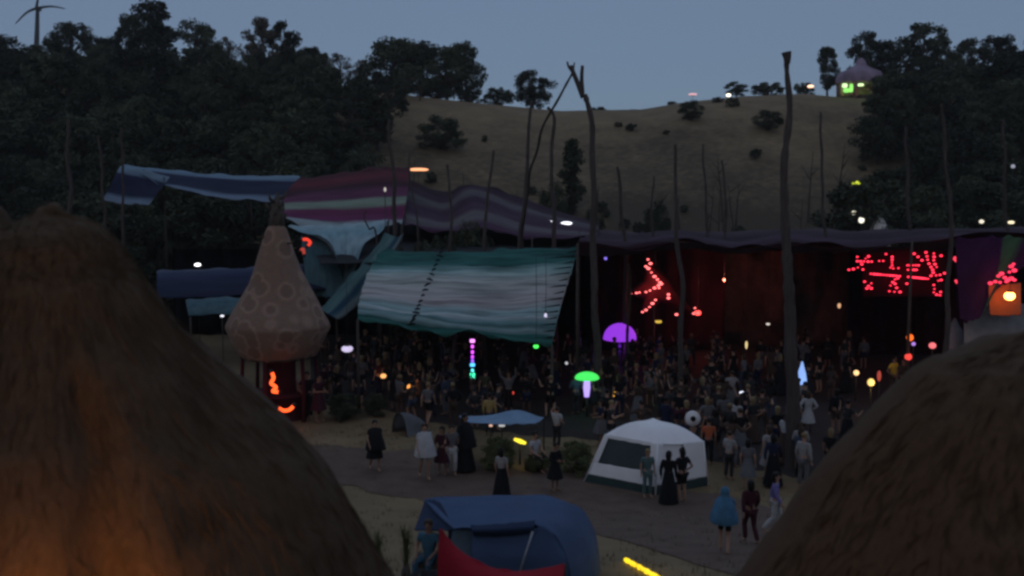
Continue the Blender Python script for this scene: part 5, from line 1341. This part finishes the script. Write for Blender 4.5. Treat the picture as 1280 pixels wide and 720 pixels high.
person('person in white shirt sitting by the yellow light strip', Vector((g.x, g.y, 0)), .8, 'sit', 'white', ('trousers', 'charcoal'), ('short', 0), 0, 1.0)
bmx = bmesh.new(); box(bmx, (0, 0, .2), (.6, .45, .4), 0, .04); o = mobj('crate_seat', bmx, M['bark']); o.location = g + Vector((0, .05, 0)); o.rotation_euler.z = .8
tag(o, 'low dark crate under the seated person in white', 'crate')
g = gY(533, 18.0); PLACED.append(g)
zs = at(527, 654, 18.0).z - g.z
person('person in turquoise shirt sitting in the mouth of the blue tent', g + Vector((0, 0, max(0, zs - 1.30))), -.3, 'sit', 'turquoise', ('trousers', 'turquoise'), ('short', 1), 1, .84)
bmx = bmesh.new(); box(bmx, (0, 0, .2), (.55, .45, .42), 0, .04); o = mobj('crate_seat', bmx, M['bark']); o.location = g + Vector((0, .05, max(0, zs - 1.30)))
tag(o, 'dark crate under the seated person in turquoise', 'crate')
bmx = bmesh.new(); lathe(bmx, [(.01, 0), (.34, 0.01), (.36, .10), (.30, .18), (.01, .2)], 16)
g = at(866, 524, 38)
put('person holding a round white drum overhead behind the pavilion tent', 866, 578, 52, 2.9, 'armsup', 'charcoal', ('trousers', 'black'), ('short', 0), 1)
t = thing('drum', 'round white drum with a dark centre held up behind the pavilion tent', 'drum', at(866, 523, gp(866, 578).y - .12))
bm = bmesh.new(); tube(bm, [(0, .06, 0), (0, -.06, 0)], .26, 18); mobj('shell', bm, M['white_cloth'], t)
bm = bmesh.new(); tube(bm, [(0, -.055, 0), (0, -.07, 0)], .10, 14); mobj('patch', bm, M['black'], t)
for (px, py, lab, c, low, pose) in [(385, 524, 'person in black under the cone kiosk right post', 'black', ('trousers', 'black'), 'akimbo'), (399, 528, 'person in dark purple at the cone kiosk counter', 'maroon', ('dress', 'maroon'), 'carry'),
                                    (368, 520, 'person in pale top behind the red neon of the kiosk', 'pale', ('trousers', 'black'), 'stand'),
                                    (1116, 497, 'person in a bright yellow jacket lit by a warm lamp at the right mound', 'hivis', ('trousers', 'brown'), 'akimbo'),
                                    (1128, 500, 'person lit warm beside the yellow jacket', 'brown', ('trousers', 'black'), 'stand')]:
    put(lab, px, py, 66 if px < 500 else 52, rnd.uniform(-1, 1), pose, c, low, ('short', 0), 1)

# the crowd on the dance floor
def yfront(px):
    return lerp_tab([(400, 43.5), (470, 43), (500, 41.5), (600, 38.5), (700, 37.5), (740, 36.5), (890, 36), (915, 33.0), (1000, 31.5), (1060, 32.5), (1090, 37)], px)
LIGHTS = [('white', 'white'), ('pale', 'pale grey')]
n = 0; tries = 0
occupied = list(PLACED)
COLS = ['black'] * 9 + ['charcoal'] * 6 + ['navy'] * 3 + ['brown'] * 3 + ['maroon'] * 2 + ['grey'] * 3 + ['pale'] * 3 + ['white'] * 2 + ['green', 'denim']
WORD = {'black': 'black', 'charcoal': 'charcoal', 'navy': 'navy blue', 'brown': 'brown', 'maroon': 'maroon', 'grey': 'grey', 'pale': 'pale grey', 'white': 'white', 'green': 'olive', 'denim': 'denim blue'}
LOW = {'trousers': 'trousers', 'shorts': 'shorts', 'skirt': 'a skirt', 'dress': 'a dress', 'gown': 'a long skirt'}
while n < 190 and tries < 20000:
    tries += 1
    px = rnd.uniform(402, 1092); y0 = yfront(px)
    Y = y0 + (rnd.random() ** 1.5) * (57 - y0)
    g = gY(px, Y)
    if any((g - q).length < .75 for q in occupied): continue
    if noise.noise(g * .33 + Vector((3, 7, 0))) < -.12 and rnd.random() < .75: continue
    # keep clear of poles, shrubs, the sunshade and the tent
    if 575 < px < 745 and Y < 39.5: continue
    if 1.6 < g.x < 7.2 and 30 < Y < 35.2: continue
    if 600 < px < 730 and Y < 39: continue
    occupied.append(g); n += 1
    c = rnd.choice(COLS if Y < 44 else ['black', 'black', 'charcoal', 'navy', 'brown', 'maroon', 'black', 'grey']); lk = rnd.choice(['trousers'] * 4 + ['shorts'] * 3 + ['skirt', 'dress', 'gown']); lc = rnd.choice(['black', 'charcoal', 'navy', 'black', 'grey', 'denim', 'brown'])  # farther rows get darker clothes to stand in for canopy shade
    if lk in ('dress',): lc = c
    zone = 'in the dark crowd' if Y > 46 else ('by the thick grey trunk' if px > 880 else 'at the crowd edge')
    lab = 'person in %s top, %s %s, %s' % (WORD[c], WORD[lc], {'skirt': 'skirt', 'gown': 'long skirt'}.get(lk, lk), zone)
    person(lab, g, rnd.gauss(PI, .9), rnd.choice(['stand', 'stand', 'stand', 'akimbo', 'carry', 'dance', 'stand', 'onearm', 'walk', 'carry', rnd.choice(['armsup', 'dance'])]), c, (lk, lc), (rnd.choice(['short', 'short', 'long', 'bun']), rnd.choice([0, 0, 1, 2])),
           rnd.choice([0, 0, 1, 1, 2]), rnd.uniform(.92, 1.06), rnd.random() < .35, 'people in the crowd, ' + lab[10:])
